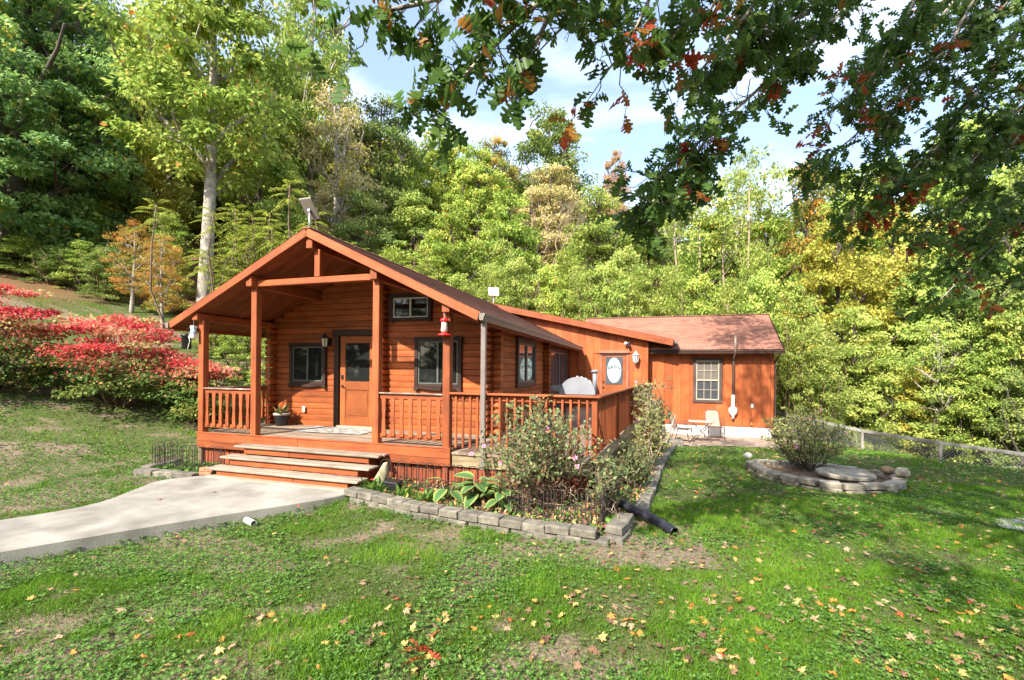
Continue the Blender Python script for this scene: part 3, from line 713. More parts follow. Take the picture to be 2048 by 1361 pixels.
# --- railings
def sawn_mesh(hh, w=.088, t=.024):
    key = ('sawn', round(hh, 3))
    if key in _cb: return _cb[key]
    n = 10; L = []
    for i in range(n + 1):
        q = i / n; k = 1 - .34 * math.sin(math.pi * q) ** 1.5 + .10 * math.cos(6 * math.pi * q) * math.sin(math.pi * q); L.append((w / 2 * k, -hh / 2 + hh * q))
    pr = L + [(-a, b) for a, b in reversed(L)]
    mm = MB(); mm.prism(pr, 'y', -t / 2, t / 2); me = mm.mesh('baluster'); _cb[key] = me; return me
def rail_u(u0, u1, n):
    R = cbox('railing', H, M_rail, u0, u1, -.055, .06, D + .875, D + .905, .008); r0 = R.location.copy()
    for z0, z1 in ((D + .79, D + .873), (D + .105, D + .18)):
        cbox('rail', R, M_stain, u0 + .003, u1 - .003, -.018, .022, z0, z1).location -= r0
    for i in range(n):
        x = u0 + (u1 - u0) * (i + .55) / n
        link('baluster', sawn_mesh(.66), M_stain['Z'], R, Vector((x, -.034, D + .475)) - r0)
    return R
tag(rail_u(-2.65, -1.435, 7), 'porch railing of sawn balusters between the corner post and the steps')
tag(rail_u(1.435, 2.66, 7), 'porch railing of sawn balusters beside the side deck')
R = cbox('railing', H, M_rail, -2.775, -2.665, .075, FW - .24, D + .875, D + .905, .008); r0 = R.location.copy()
for z0, z1 in ((D + .79, D + .873), (D + .14, D + .20)): cbox('rail', R, M_stain, -2.74, -2.70, .08, FW - .24, z0, z1).location -= r0
for i in range(8): link('baluster', sawn_mesh(.66), M_stain['Z'], R, Vector((-2.685, .2 + i * .18, D + .475)) - r0, (0, 0, math.pi / 2))
# picket railing of the side deck
PKM = cbox_mesh(.036, .036, .86, .004); zr = 1.50
R = cbox('railing', H, M_stain, 2.80, 5.27, -.085, .055, zr, zr + .036, .008); r0 = R.location.copy(); tag(R, 'picket railing along the front of the side deck')
cbox('rail', R, M_stain, 2.80, 5.2, .0, .036, zr - .09, zr - .002).location -= r0
u = 2.90
while u < 5.15:
    link('picket', PKM, M_stain['Z'], R, Vector((u, -.02, zr - .45)) - r0); u += .128
cbox('rail_post', R, M_stain, 5.14, 5.225, -.02, .07, SD, zr - .001).location -= r0
R = bar('railing', H, M_stain, (5.215, -.08, zr + .019), (ue(9.6), 9.6, zr + .019), .14, .034, .008); tag(R, 'picket railing along the outer edge of the side deck')
def local(o, P):
    bpy.context.view_layer.update()
    o.parent = P; o.matrix_parent_inverse = P.matrix_world.inverted(); return o
bpy.context.view_layer.update()
local(bar('rail', None, M_stain, (5.14, 0, zr - .045), (ue(9.6) - .07, 9.6, zr - .045), .036, .085), R)
v = .1; inv = None
Pinv = R.matrix_world.inverted() if R.matrix_world != Matrix() else None
while v < 9.5:
    o = link('picket', PKM, M_stain['Z'], None, (ue(v) - .035, v, zr - .47)); o.parent = R; o.matrix_parent_inverse = R.matrix_world.inverted(); v += .135
for v in (2.4, 4.8, 7.2, 9.5):
    o = cbox('rail_post', None, M_stain, ue(v) - .05, ue(v) + .035, v - .045, v + .045, SD, zr, .006); o.parent = R; o.matrix_parent_inverse = R.matrix_world.inverted()

# --- steps
ST = empty('steps', (0, 0, 0)); ST.parent = H; ST['label'] = 'three weathered wooden porch steps'
for i, (vf, z) in enumerate(((-.36, .45), (-.66, .30), (-.92, .15))):
    for j in range(2):
        cbox('tread', ST, M_tread, -1.50 + random.uniform(-.012, .012), 1.65 + random.uniform(-.02, .02), vf + j * .145, vf + .141 + j * .145, z - .04, z, .009)
    for a, b in ((-1.30, .05 + .3 * i - .3), (.054 + .3 * i - .3, 1.42)):
        cbox('riser', ST, M_stain, a, b, vf + .05, vf + .075, z - .15 if i < 2 else -.05, z - .042)
for u in (-1.28, .1, 1.40):
    cbox('stringer', ST, M_stain, u - .02, u + .02, -.30, -.04, .02, .408); cbox('stringer', ST, M_stain, u - .02, u + .02, -.58, -.302, .02, .258); cbox('stringer', ST, M_stain, u - .02, u + .02, -.84, -.582, .0, .108)
cbox('landing_board', ST, M_tread, -1.38, 1.60, -1.02, -.86, .0, .022, .006)

# ------------------------------------------------------------------ rear addition and wing
AV = 10.5; at_ = lambda u: 4.56 - .222 * u
def shed_roof():
    m = MB(); V = []
    for v in (AV - .28, 14.6):
        for u in (-.45, 6.68): V += [(u, v, at_(u) - .012), (u, v, at_(u) - .11)]
    m.add(V, [(0, 2, 3, 1), (4, 5, 7, 6), (0, 4, 6, 2), (1, 3, 7, 5), (0, 1, 5, 4), (2, 6, 7, 3)])
    return m.build('roof', M_ceil['X'], H)
AR = shed_roof(); tag(AR, 'low-pitched shed roof of the rear addition')
shingles(AR, (6.7, AV - .3, at_(6.7)), (0, 1, 0), (-1, 0, .222), 4.9, 7.3)
bar('barge_board', H, M_stain, (-.6, AV - .30, at_(-.6) - .12), (6.69, AV - .30, at_(6.69) - .12), .035, .23)
AW = cbox('wall', H, M_siding, 2.9, 5.74, AV + .03, AV + .14, .0, 3.1, .004); aw0 = AW.location.copy(); tag(AW, 'board-sided wall of the rear addition facing the side deck')
AW2 = panel('wall', M_siding['Z'], [(-.3, 3.2), (2.9, 2.2), (5.74, 3.0), (5.74, 3.2), (-.3, 4.5)], (AV + .04, AV + .13), 'u')
def board(parent, off, u0, u1, v, z0, za, zb, mat):      # vertical siding board with sloped top
    m = MB(); uc = (u0 + u1) / 2; m.prism([(u0 - uc, 0), (u1 - uc, 0), (u1 - uc, zb - z0), (u0 - uc, za - z0)], 'y', -.012, .012)
    return m.build('siding_board', mat, parent, False, Vector((uc, v, z0)) - off)
DA = (4.08, 5.14, 2.6)
u = -.30; i = 0
while u < 5.78:
    w = min(.288, 5.80 - u); a, b = u, u + w
    zb = (rt(b) - .25 if b < 3.3 else SD - .3)
    if a < DA[1] and b > DA[0]: zb = DA[2]
    board(AW, aw0, a, b, AV + .012 + .002 * (i % 2), zb, at_(a) - .13, at_(b) - .13, M_siding['Z']); u += .296; i += 1
for a, b in ((3.78, 4.08), (5.14, 5.2)):
    pass
# side wall of the addition towards the wing, corner board
cbox('wall', H, M_siding, 5.70, 5.80, AV + .15, 14.4, -.5, at_(5.8) - .12, .004)
cbox('corner_board', H, M_siding, 5.775, 5.835, AV - .02, AV + .10, -.2, at_(5.8) - .13, .004)
# soffit and fascia at the low end
cbox('fascia', H, M_gutter_d, 6.69, 6.72, AV - .28, 14.4, at_(6.7) - .22, at_(6.7) - .02)
gutter('gutter', 6.725, 1, AV - .3, 10.95, at_(6.7) - .03, M_spout)
# deck door with frosted oval
dv2 = AV
ad = cbox('door', AW, M_door, 4.17, 5.05, dv2 - .01, dv2 + .02, SD + .02, 2.50, .004); a0 = ad.location.copy() ; ad.location -= aw0
tag(ad, 'pale orange deck door with a frosted oval window')
def adp(n, mat, *q, b=.004):
    o = cbox(n, ad, mat, *q, b); o.location -= a0; return o
adp('door_glass', plain('door_glass_grey', (.07, .075, .085), .12, var=.15, scale=3), 4.30, 4.93, dv2 - .022, dv2 - .011, 1.42, 2.46)
def oval(name, cu, cz, ru, rz, v, mat, parent, off, n=40):
    m = MB(); m.prism([(cu + ru * math.cos(2 * math.pi * k / n), cz + rz * math.sin(2 * math.pi * k / n)) for k in range(n)], 'y', v, v + .004)
    o = m.build(name, mat, parent); o.location -= off; return o
M_frost = plain('frosted_glass', (.36, .45, .43), .5, var=.08, scale=8); M_etch = plain('etched_green', (.05, .085, .075), .6, var=.2); M_etch2 = plain('etched_pale', (.50, .58, .56), .5, var=.05)
oval('frosted_oval', 4.615, 1.95, .255, .475, dv2 - .027, M_frost, ad, a0)
m = MB()
r = random.Random(5)
for k in range(9):      # etched pines along the far bank
    cu = 4.40 + k * .053 + r.uniform(-.01, .01); h = r.uniform(.10, .20); z = 2.02 + (.02 if 2 < k < 7 else -.04)
    for j in range(3): m.prism([(cu - .03 + .007 * j, z + h * j * .27), (cu + .03 - .007 * j, z + h * j * .27), (cu, z + h * (j * .27 + .46))], 'y', dv2 - .0315 - .0004 * j, dv2 - .0285)
for z, a, b in ((2.34, 4.52, 4.72), (2.28, 4.50, 4.76), (2.22, 4.47, 4.60), (2.22, 4.66, 4.80), (1.72, 4.43, 4.55), (1.66, 4.60, 4.8), (1.56, 4.48, 4.62), (1.5, 4.56, 4.70), (1.80, 4.42, 4.50), (1.86, 4.68, 4.78)):
    m.prism([(a, z), ((a + b) / 2, z - .008), (b, z), ((a + b) / 2, z + .014)], 'y', dv2 - .0312, dv2 - .0285)
o = m.build('etched_pines', M_etch, ad); o.location -= a0; o['kind'] = 'stuff'
m = MB(); m.prism([(4.42, 1.93), (4.80, 1.93), (4.78, 2.0), (4.68, 2.06), (4.60, 2.02), (4.50, 2.0)], 'y', dv2 - .0345, dv2 - .0325); o = m.build('etched_hill', M_etch2, ad); o.location -= a0
for z in (1.52, 1.30):
    adp('lock', M_black, 4.20, 4.25, dv2 - .05, dv2 - .012, z - .03, z + .03, b=.01)
for q in ((4.08, 4.165), (5.055, 5.14)): cbox('door_trim', AW, M_salmon, q[0], q[1], dv2 - .03, dv2 + .03, SD, 2.52, .004).location -= aw0
cbox('door_trim', AW, M_salmon, 4.04, 5.18, dv2 - .04, dv2 + .03, 2.60, 2.70, .004).location -= aw0
cbox('door_head', AW, M_trim, 4.10, 5.12, dv2 - .012, dv2 + .028, 2.522, 2.598, .004).location -= aw0

# wing
WV = 11.0; WU0, WU1 = 5.82, 10.05; WZ0, WZ1 = -.02, 2.66
RV, RZ = 12.95, 4.20; sw = (RZ - 2.74) / (RV - 10.68)
WG = cbox('wall', H, M_siding, WU0, WU1 - .02, WV + .02, WV + .12, WZ0, WZ1, .004); wg0 = WG.location.copy(); tag(WG, 'board-sided front wall of the rear wing')
u = WU0; i = 0
WW = (7.42, 8.40, .80, 2.44)
while u < WU1 - .01:
    b = min(u + .288, WU1)
    if u < WW[1] - .04 and b > WW[0] + .04:
        board(WG, wg0, u, b, WV + .002 * (i % 2), WZ0, WW[2] + .03, WW[2] + .03, M_siding['Z']); board(WG, wg0, u, b, WV + .002 * (i % 2), WW[3] - .03, WZ1, WZ1, M_siding['Z'])
    else: board(WG, wg0, u, b, WV + .002 * (i % 2), WZ0, WZ1, WZ1, M_siding['Z'])
    u += .296; i += 1
for t in (.02, 1.0):
    pass
gw = panel('wall', M_siding['Z'], [(WV + .02, -.1), (14.9, -.1), (14.9, 2.7), (RV, RZ - .15), (WV + .02, 2.72)], (WU1 - .12, WU1), 'v')
cbox('corner_board', H, M_siding, WU1 - .03, WU1 + .02, WV - .02, WV + .08, WZ0, WZ1, .004)
cbox('foundation', H, M_found, WU0, WU1 - .03, WV + .02, 14.8, -.75, WZ0 - .004, .01)
WRf = MB(); V = []
for u in (5.2, 10.27):
    V += [(u, 10.68, 2.735), (u, 10.68, 2.645), (u, RV, RZ - .012), (u, RV, RZ - .11)]
WRf.add(V, [(0, 2, 3, 1), (4, 5, 7, 6), (0, 4, 6, 2), (1, 3, 7, 5), (0, 1, 5, 4), (2, 6, 7, 3)])
WRo = WRf.build('roof', M_ceil['X'], H); tag(WRo, 'reddish-brown shingled roof of the rear wing')
m = MB(); V = []
for u in (5.2, 10.27): V += [(u, RV, RZ - .012), (u, RV, RZ - .11), (u, 15.3, 2.735), (u, 15.3, 2.645)]
m.add(V, [(0, 2, 3, 1), (4, 5, 7, 6), (0, 4, 6, 2), (1, 3, 7, 5), (0, 1, 5, 4), (2, 6, 7, 3)]); WRb = m.build('roof', M_ceil['X'], H)
shingles(WRo, (3.2, 10.66, 2.725), (1, 0, 0), (0, RV - 10.66, RZ - 2.725), 7.1, math.hypot(RV - 10.66, RZ - 2.725), w=.30, e=.125,
         keep=lambda p: p.x > 5.2 or p.z > at_(p.x) + .05)
for k in range(8): cbox('ridge_cap', WRo, M_shingle, 3.1 + k * .9, 3.98 + k * .9, RV - .1, RV + .1, RZ - .03, RZ + .015, .02)
bar('barge_board', H, M_trim, (10.28, 10.66, 2.70), (10.28, RV, RZ - .05), .025, .16)
cbox('fascia', H, M_trim, 5.9, 10.29, 10.655, 10.677, 2.58, 2.72)
# wing gutter runs along u
pr = [(0, 0), (0, -.11), (-.03, -.125), (-.085, -.125), (-.105, -.06), (-.125, -.035), (-.125, 0), (-.112, 0), (-.112, -.03), (-.095, -.055), (-.078, -.112), (-.03, -.112), (-.012, -.10), (-.012, 0)]
m = MB(); m.prism([(10.65 + a, 2.70 + b) for a, b in pr], 'x', 6.86, 10.30)
for x in (6.86, 10.296): m.prism([(10.65 + a, 2.70 + b) for a, b in pr[:7]], 'x', x, x + .004)
m.build('gutter', M_gutter_d, H)
m = MB(); m.tube([(10.18, 10.6, 2.6), (10.16, 10.66, 2.5), (10.11, 10.93, 2.38), (10.09, 10.955, 2.2), (10.09, 10.955, -.5), (10.12, 10.8, -.58)], .035, 8); m.build('downspout', M_gutter_d, H, True)
# wing window with blinds behind six-over-six panes
w = cbox('window', WG, M_glass2, WW[0] + .1, WW[1] - .1, WV + .012, WV + .02, WW[2] + .1, WW[3] - .1, .002); w0 = w.location.copy(); w.location -= wg0; tag(w, 'six-over-six sash window with half-drawn blinds')
def wp(n, mat, *q, b=.004):
    o = cbox(n, w, mat, *q, b); o.location -= w0; return o
u0, u1, z0, z1 = WW
for q in ((u0, u0 + .1, z0, z1), (u1 - .1, u1, z0, z1)): wp('trim_board', M_trim2, q[0], q[1], WV - .05, WV + .02, q[2] + .1, q[3] - .1)
wp('trim_board', M_trim2, u0 - .01, u1 + .01, WV - .055, WV + .02, z1 - .098, z1); wp('trim_board', M_trim2, u0 - .01, u1 + .01, WV - .055, WV + .02, z0, z0 + .098)
a, b, c0, c1 = u0 + .1, u1 - .1, z0 + .1, z1 - .1; mz = (c0 + c1) / 2; s = .04
M_vinyl = plain('tan_vinyl', (.36, .31, .25), .45, var=.08)
for q in ((a, a + s, c0, c1), (b - s, b, c0, c1), (a + s, b - s, c0, c0 + s), (a + s, b - s, c1 - s, c1), (a + s, b - s, mz - .025, mz + .025)): wp('sash', M_vinyl, q[0], q[1], WV - .03, WV + .01, q[2], q[3])
for k in (1, 2):
    x = a + s + (b - a - 2 * s) * k / 3
    for q in ((c0 + s, mz - .026), (mz + .026, c1 - s)): wp('muntin', M_vinyl, x - .009, x + .009, WV - .022, WV + .006, q[0], q[1], b=.002)
for q in ((c0 + s + mz - .025) / 2, (mz + .025 + c1 - s) / 2):
    for k in range(3):
        wdt = (b - a - 2 * s) / 3; wp('muntin', M_vinyl, a + s + k * wdt + .0095, a + s + (k + 1) * wdt - .0095, WV - .021, WV + .005, q - .009, q + .009, b=.002)
M_blind = plain('blind_slat', (.17, .145, .115), .6, var=.1)
z = c1 - s
while z > mz + .03:
    wp('blind_slat', M_blind, a + s, b - s, WV + .003, WV + .0115, z - .030, z - .006, b=.001); z -= .036

# ------------------------------------------------------------------ fixtures and things on and around the cabin
def dish(name, loc, rz, tilt, w, h, label, pole=.3, mast=M_steel, face=M_panel):
    t = empty(name, loc, label, 'antenna', None, rz)
    m = MB(); m.tube([(0, 0, -.12), (0, 0, pole)], .02, 10); m.tube([(0, 0, -.14), (0, 0, -.02)], [.034, .03], 8); m.build('mast', mast, t, True)
    m = MB(); m.box((0, 0, pole + .02), (.06, .06, .05)); m.build('bracket', mast, t)
    P = link('panel', cbox_mesh(w, h, .03, .012), face, t, (0, 0, pole + .05), (tilt, 0, 0)); return t
dish('satellite_panel', (.02, VF + .05, PK + .05), .0, math.radians(-50), .27, .40, 'flat tan satellite panel on a short mast at the porch gable peak', .26)
dish('satellite_panel', (-.17, 10.35, 4.62), .5, math.radians(60), .42, .42, 'small square satellite panel standing on the addition roof', .42, M_white, plain('dish_white', (.62, .50, .46), .4))
# wall lantern by the front door
def lantern(label, loc, mat, s=1.0, glow=(.55, .5, .36)):
    t = empty('wall_lantern', loc, label, 'lantern')
    MB().box((0, -.012 * s, 0), (.09 * s, .024 * s, .16 * s)).build('back_plate', mat, t)
    MB().tube([(0, -.02 * s, .05 * s), (0, -.10 * s, .13 * s), (0, -.12 * s, .10 * s)], .01 * s, 6).build('arm', mat, t)
    m = MB(); m.lathe([(.015 * s, .16 * s), (.03 * s, .12 * s), (.085 * s, .07 * s), (.08 * s, .06 * s)], 6, (0, -.13 * s, 0)); m.build('cap', mat, t)
    m = MB(); m.lathe([(.066 * s, .06 * s), (.048 * s, -.10 * s)], 6, (0, -.13 * s, 0)); m.build('glass', plain('lantern_glass', glow, .15, var=.2), t)
    m = MB()
    for k in range(6):
        q = 2 * math.pi * k / 6; m.tube([(.07 * s * math.cos(q), -.13 * s + .07 * s * math.sin(q), .06 * s), (.051 * s * math.cos(q), -.13 * s + .051 * s * math.sin(q), -.10 * s)], .006 * s, 4)
    m.lathe([(.055 * s, -.10 * s), (.02 * s, -.14 * s)], 6, (0, -.13 * s, 0)); m.build('cage', mat, t); return t
lantern('black wall lantern beside the front door', (-1.035, FW - .06, 2.52), M_black, 1.15)
lantern('white wall lantern beside the frosted-oval deck door', (5.40, AV - .01, 2.42), plain('white_metal', (.62, .60, .58), .35), 1.5, (.2, .24, .28))
t = empty('motion_light', (5.10, AV - .01, 2.95), 'white twin-head motion light above the deck door', 'light')
MB().box((0, -.02, 0), (.10, .04, .10)).build('base', M_white, t)
for s in (-1, 1):
    m = MB(); m.tube([(s * .02, -.04, 0), (s * .06, -.10, .02 - .05 * (s + 1)), (s * .08, -.16, -.03 - .05 * (s + 1))], [.03, .05, .055], 10); m.build('lamp_head', M_white if s < 0 else M_black, t, True)
# hummingbird feeder
t = empty('hummingbird_feeder', (2.73, -.14, 2.44), 'red and clear hummingbird feeder hanging from the porch corner', 'bird feeder')
m = MB(); m.lathe([(.04, .03), (.11, .035), (.115, .05), (.05, .075)], 18); m.build('tray', M_red, t, True)
m = MB(); m.lathe([(.035, .07), (.062, .12), (.05, .20), (.052, .26)], 16); m.build('bottle', plain('bottle_glass', (.42, .36, .32), .08, var=.1), t, True)
m = MB(); m.lathe([(.06, .26), (.075, .275), (.06, .31), (.02, .33)], 16); m.build('cap', M_red, t, True)
m = MB(); m.tube([(0, 0, .32), (0, 0, .48)], .006, 6); m.build('hook', M_steel, t)
# seed feeders on the corner post
t = empty('tube_feeder', (-3.03, -.12, 2.28), 'black cylindrical seed feeder hanging beside the porch corner post', 'bird feeder')
m = MB(); m.lathe([(.075, 0), (.085, .02), (.085, .25), (.10, .26), (.10, .29), (.06, .31)], 16); m.build('body', M_black, t, True)
m = MB(); m.tube([(.0, 0, .30), (.03, 0, .42), (.12, .02, .46), (.30, .1, .44)], .007, 6); m.build('bracket', M_wire, t)
m = MB(); m.tube([(.085, -.03, .28), (.13, -.03, .16), (.07, -.03, .0)], .006, 6); m.build('handle', M_white, t)
t = empty('jar_feeder', (-2.80, -.15, 2.50), 'small clear jar feeder hanging from the eave beam', 'bird feeder')
m = MB(); m.box((0, 0, .04), (.11, .10, .08)); m.build('base', M_white, t)
m = MB(); m.lathe([(.055, .08), (.06, .11), (.05, .18), (.03, .20)], 12); m.build('jar', M_jar, t, True)
m = MB(); m.box((0, 0, .22), (.09, .08, .05)); m.build('lid', M_white, t)
m = MB(); m.tube([(0, 0, .24), (0, 0, .38)], .004, 5); m.build('hook', M_steel, t)
# horseshoe on the log ends, porch outlet
t = empty('horseshoe', (.39, FW - .232, 2.14), 'iron horseshoe nailed to the log ends behind the porch post', 'horseshoe')
m = MB(); m.tube([(.05 * math.cos(q), 0, .075 * math.sin(q)) for q in np.linspace(-1.1, math.pi + 1.1, 18)], .011, 6); m.build('shoe', M_steel, t)
t = empty('outlet', (-1.73, FW - .064, .97), 'weatherproof outlet low on the porch wall', 'outlet')
MB().box((0, 0, 0), (.075, .02, .12)).build('plate', M_white, t); MB().box((0, -.014, .0), (.05, .012, .08)).build('cover', M_vinyl, t)
# plant pot
t = empty('plant_pot', (-2.06, 1.38, D), 'black plastic plant pot with a wilting plant on the porch', 'pot')
m = MB(); m.lathe([(.12, 0), (.125, .01), (.165, .24), (.165, .245)], 20); m.build('pot', M_black, t, True)
m = MB(); m.lathe([(.168, .24), (.18, .245), (.18, .29), (.165, .295), (.15, .27)], 20); m.build('rim', M_terracotta, t, True)
# rug
m = MB(); n = 14
for i in range(n + 1):
    for j in range(9):
        x, y = -.83 + 1.66 * i / n, -.45 + .9 * j / 8; m.v.append((x, y, .012 + .006 * math.sin(x * 9 + y * 4) * (abs(y) > .3)))
for i in range(n):
    for j in range(8): m.f.append((i * 9 + j, (i + 1) * 9 + j, (i + 1) * 9 + j + 1, i * 9 + j + 1))
rug = m.build('door_rug', M_rug, None, True, (-.35, 1.12, D + .003), (0, 0, .05)); tag(rug, 'worn pale patterned rug lying before the front door', 'rug')
# pellet smoker grill under its grey cover, with chimney
t = empty('barbecue_grill', (4.25, 4.3, SD), 'grey barrel-lidded barbecue grill with a chimney on the side deck', 'grill', None, .06)
m = MB(); n = 16; pr = [(-.30 * math.cos(math.pi * k / n), .80 + .42 * math.sin(math.pi * k / n)) for k in range(n + 1)]; 
prx = [(a * 1.45, b) for a, b in pr]; m.prism(prx, 'y', -.33, .33); lid = m.build('lid', M_grey, t, True)
for p in lid.data.polygons:
    if len(p.vertices) > 4: p.use_smooth = False
m = MB(); m.box((0, 0, .70), (.84, .62, .2)); m.build('firebox', M_grey, t)
m = MB(); m.tube([(.40, .05, .82), (.40, .05, 1.36)], .055, 14); m.lathe([(.09, 1.36), (.09, 1.385), (.03, 1.40)], 14, (.40, .05, 0)); m.lathe([(.06, 1.33), (.10, 1.345), (.10, 1.36)], 14, (.40, .05, 0)); m.build('chimney', M_grey, t, True)
m = MB(); m.prism([(-.68, .98), (-.42, 1.02), (-.42, .86), (-.62, .88)], 'y', -.25, .25); m.build('side_shelf', M_grey, t)
for q in ((-.36, -.24), (.36, -.24), (-.36, .24), (.36, .24)): link('leg', cbox_mesh(.05, .05, .6, .004), M_black, t, (q[0], q[1], .30))
for k in range(4): MB().tube([(-.02 + k * .1, -.30, 1.205 - .012 * k * k), (.0 + k * .1, -.30, 1.245 - .012 * k * k), (.03 + k * .1, -.30, 1.20 - .015 * k * k)], .012, 6).build('tie_loop', M_white, t)
# radon vent on the wing
t = empty('vent_pipe', (8.75, WV - .10, .25), 'brown vent pipe with a white fan housing on the wing wall', 'vent pipe')
cbox('pipe', t, M_gutter_d, -.04, .04, -.045, .045, .84, 2.10, .01); 
m = MB(); m.tube([(0, 0, 2.08), (0, -.02, 2.2), (0, -.36, 2.36), (0, -.38, 2.5), (0, -.38, 2.98)], .045, 8); m.build('upper_pipe', M_gutter, t, True)
m = MB(); m.lathe([(.05, .0), (.055, .12), (.11, .17), (.145, .26), (.145, .36), (.10, .42), (.055, .44), (.055, .86)], 16); m.build('fan_housing', M_white, t, True)
t = empty('outlet', (9.38, WV - .016, .73), 'small grey outlet box on the wing wall', 'outlet')
MB().box((0, 0, 0), (.10, .04, .16)).build('box', M_vinyl, t); MB().box((0, -.024, 0), (.06, .01, .1)).build('cover', M_white, t)
t = empty('hose_tap', (9.36, WV - .012, .12), 'brass hose tap low on the wing wall', 'tap')
M_brass = plain('brass', (.45, .30, .12), .35, metal=.8)
MB().tube([(0, 0, 0), (0, -.07, 0), (0, -.09, -.05)], .018, 8).build('spout', M_brass, t); MB().tube([(0, -.05, .015), (0, -.05, .05), (.03, -.05, .055), (-.03, -.05, .055)], .01, 6).build('handle', M_brass, t)

# ------------------------------------------------------------------ patio furniture
def chair(label, loc, rz):
    t = empty('patio_chair', loc, label, 'chair', 'metal patio chairs', rz)
    m = MB(); 
    for s in (-1, 1): m.tube([(s * .23, -.22, .42), (s * .235, .20, .42), (s * .24, .30, .60), (s * .22, .42, .92), (s * .14, .43, .96), (0, .43, .965)], .014, 6)
    m.tube([(-.23, -.22, .42), (.23, -.22, .42)], .014, 6); m.build('frame', M_frame, t)
    for s in (-1, 1):
        for y0, y1 in ((-.20, -.30), (.18, .30)): MB().tube([(s * .235, y0, .43), (s * .26, y1, 0)], .013, 6).build('leg', M_frame, t)
        MB().tube([(s * .26, -.24, .2), (s * .27, -.2, .62), (s * .27, .2, .64), (s * .245, .33, .66)], .013, 6).build('armrest', M_frame, t)
    m = MB(); m.add([(-.22, -.22, .425), (.22, -.22, .425), (.22, .2, .405), (-.22, .2, .405), (-.22, -.22, .417), (.22, -.22, .417), (.22, .2, .397), (-.22, .2, .397)], [(0, 1, 2, 3), (7, 6, 5, 4), (0, 4, 5, 1), (1, 5, 6, 2), (2, 6, 7, 3), (3, 7, 4, 0)]); m.build('seat', M_frame, t)
    m = MB(); V = []
    for y, z, w in ((.21, .42, .22), (.30, .60, .22), (.36, .76, .21), (.41, .91, .19), (.425, .945, .12)): V += [(-w, y, z), (w, y, z), (w, y + .006, z), (-w, y + .006, z)]
    F = []
    for k in range(4):
        for a in range(4): F.append((k * 4 + a, k * 4 + (a + 1) % 4, (k + 1) * 4 + (a + 1) % 4, (k + 1) * 4 + a))
    m.add(V, F + [(0, 1, 2, 3), (16, 17, 18, 19)]); m.build('backrest', M_chairmesh, t)
    return t
chair('tan sling patio chair turned sideways to the folding table', (6.93, 8.7, tz(6.93, 8.7) + .03), 1.25)
chair('sling patio chair set between the folding table and the wing wall', (8.05, 10.05, tz(8.05, 10.05) + .03), .12)
tzp = tz(7.55, 9.1) + .03
t = empty('folding_table', (7.55, 9.1, tzp), 'small folding patio table with crossed legs between two chairs', 'table')
link('table_top', cbox_mesh(.82, .5, .03, .008), M_vinyl, t, (0, 0, .66))
for s in (-1, 1):
    for q in (-1, 1):
        MB().tube([(q * .30, s * .2, .65), (-q * .30, s * (.2 + .02 * q), .0)], .014, 6).build('leg', M_frame, t)
pl = MB().tube([(6.35, 6.9, tz(6.35, 6.9) + .02), (6.72, 8.8, .48)], .03, 6)
tag(pl.build('wooden_pole', M_tread['X'], None), 'weathered pole leaning at the end of the side deck', 'pole')
t = empty('stone_block', (6.55, 7.6, tz(6.55, 7.6)), 'grey stone step block at the end of the side border', 'stone'); link('block', cbox_mesh(.7, .42, .2, .03), M_block, t, (0, 0, .1))

# ------------------------------------------------------------------ edging borders: every block its own piece
def rough_block(seed, L=.295, Wd=.2, Hh=.1):
    key = ('rb', seed, L, Hh)
    if key in _cb: return _cb[key]
    r = random.Random(seed); me = cbox_mesh(L, Wd, Hh, .012).copy()
    for v in me.vertices:
        v.co.x += r.uniform(-.006, .006); v.co.z += r.uniform(-.004, .004)
        if v.co.y < 0: v.co.y += r.uniform(-.014, .010)
    _cb[key] = me; return me
def run_blocks(parent, pts, z_off, mat, L=.30, Hh=.1, shift=0, off=(0, 0), W_=.2, jit=1):
    P = [Vector((a, b)) for a, b in pts]; seg = [(P[i + 1] - P[i]).length for i in range(len(P) - 1)]; tot = sum(seg); s = shift + L / 2; k = 0
    while s < tot - L * .3:
        q = s; i = 0
        while i < len(seg) - 1 and q > seg[i]: q -= seg[i]; i += 1
        d = (P[i + 1] - P[i]).normalized(); c = P[i] + d * q; z = tz(c.x, c.y) + z_off
        link('block', rough_block(k % 7, L - .006, W_, Hh), mat, parent, (c.x + random.uniform(-.008, .008), c.y + random.uniform(-.01, .01), z + random.uniform(-.005, .005) * jit),
             (random.uniform(-.03, .03) * jit, random.uniform(-.02, .02) * jit, math.atan2(d.y, d.x) + random.uniform(-.03, .03) * jit))
        s += L; k += 1
FB = [(1.56, -1.02), (2.93, -1.33), (4.24, -1.50), (5.55, -1.60)]
t = empty('garden_border', (1.56, -1.02, -.1), None); t.location = (0, 0, 0); tag(t, 'two-course grey block border in front of the porch bed', 'border')
run_blocks(t, FB, .02, M_block, shift=.15); run_blocks(t, FB, .122, M_block)
run_blocks(t, [(5.62, -1.58), (5.74, -.75)], .02, M_block); run_blocks(t, [(5.60, -1.5), (5.72, -.85)], .122, M_block)
t = empty('garden_border', (0, 0, 0), 'single-row grey block border running along the side deck bed', 'border')
run_blocks(t, [(5.86, -.42), (5.98, .8), (6.08, 2.2), (6.26, 4.3), (6.62, 7.4)], .06, M_block); run_blocks(t, [(5.86, -.42), (5.98, .8), (6.08, 2.2), (6.2, 3.3)], -.03, M_block, shift=.15)
t = empty('garden_border', (0, 0, 0), 'short grey block border beside the walk and wire hoops', 'border')
run_blocks(t, [(-3.05, -1.0), (-1.52, -.88)], .05, M_block, L=.44, Hh=.13); run_blocks(t, [(-3.1, -.85), (-3.3, .1)], .05, M_block, L=.4, Hh=.12)
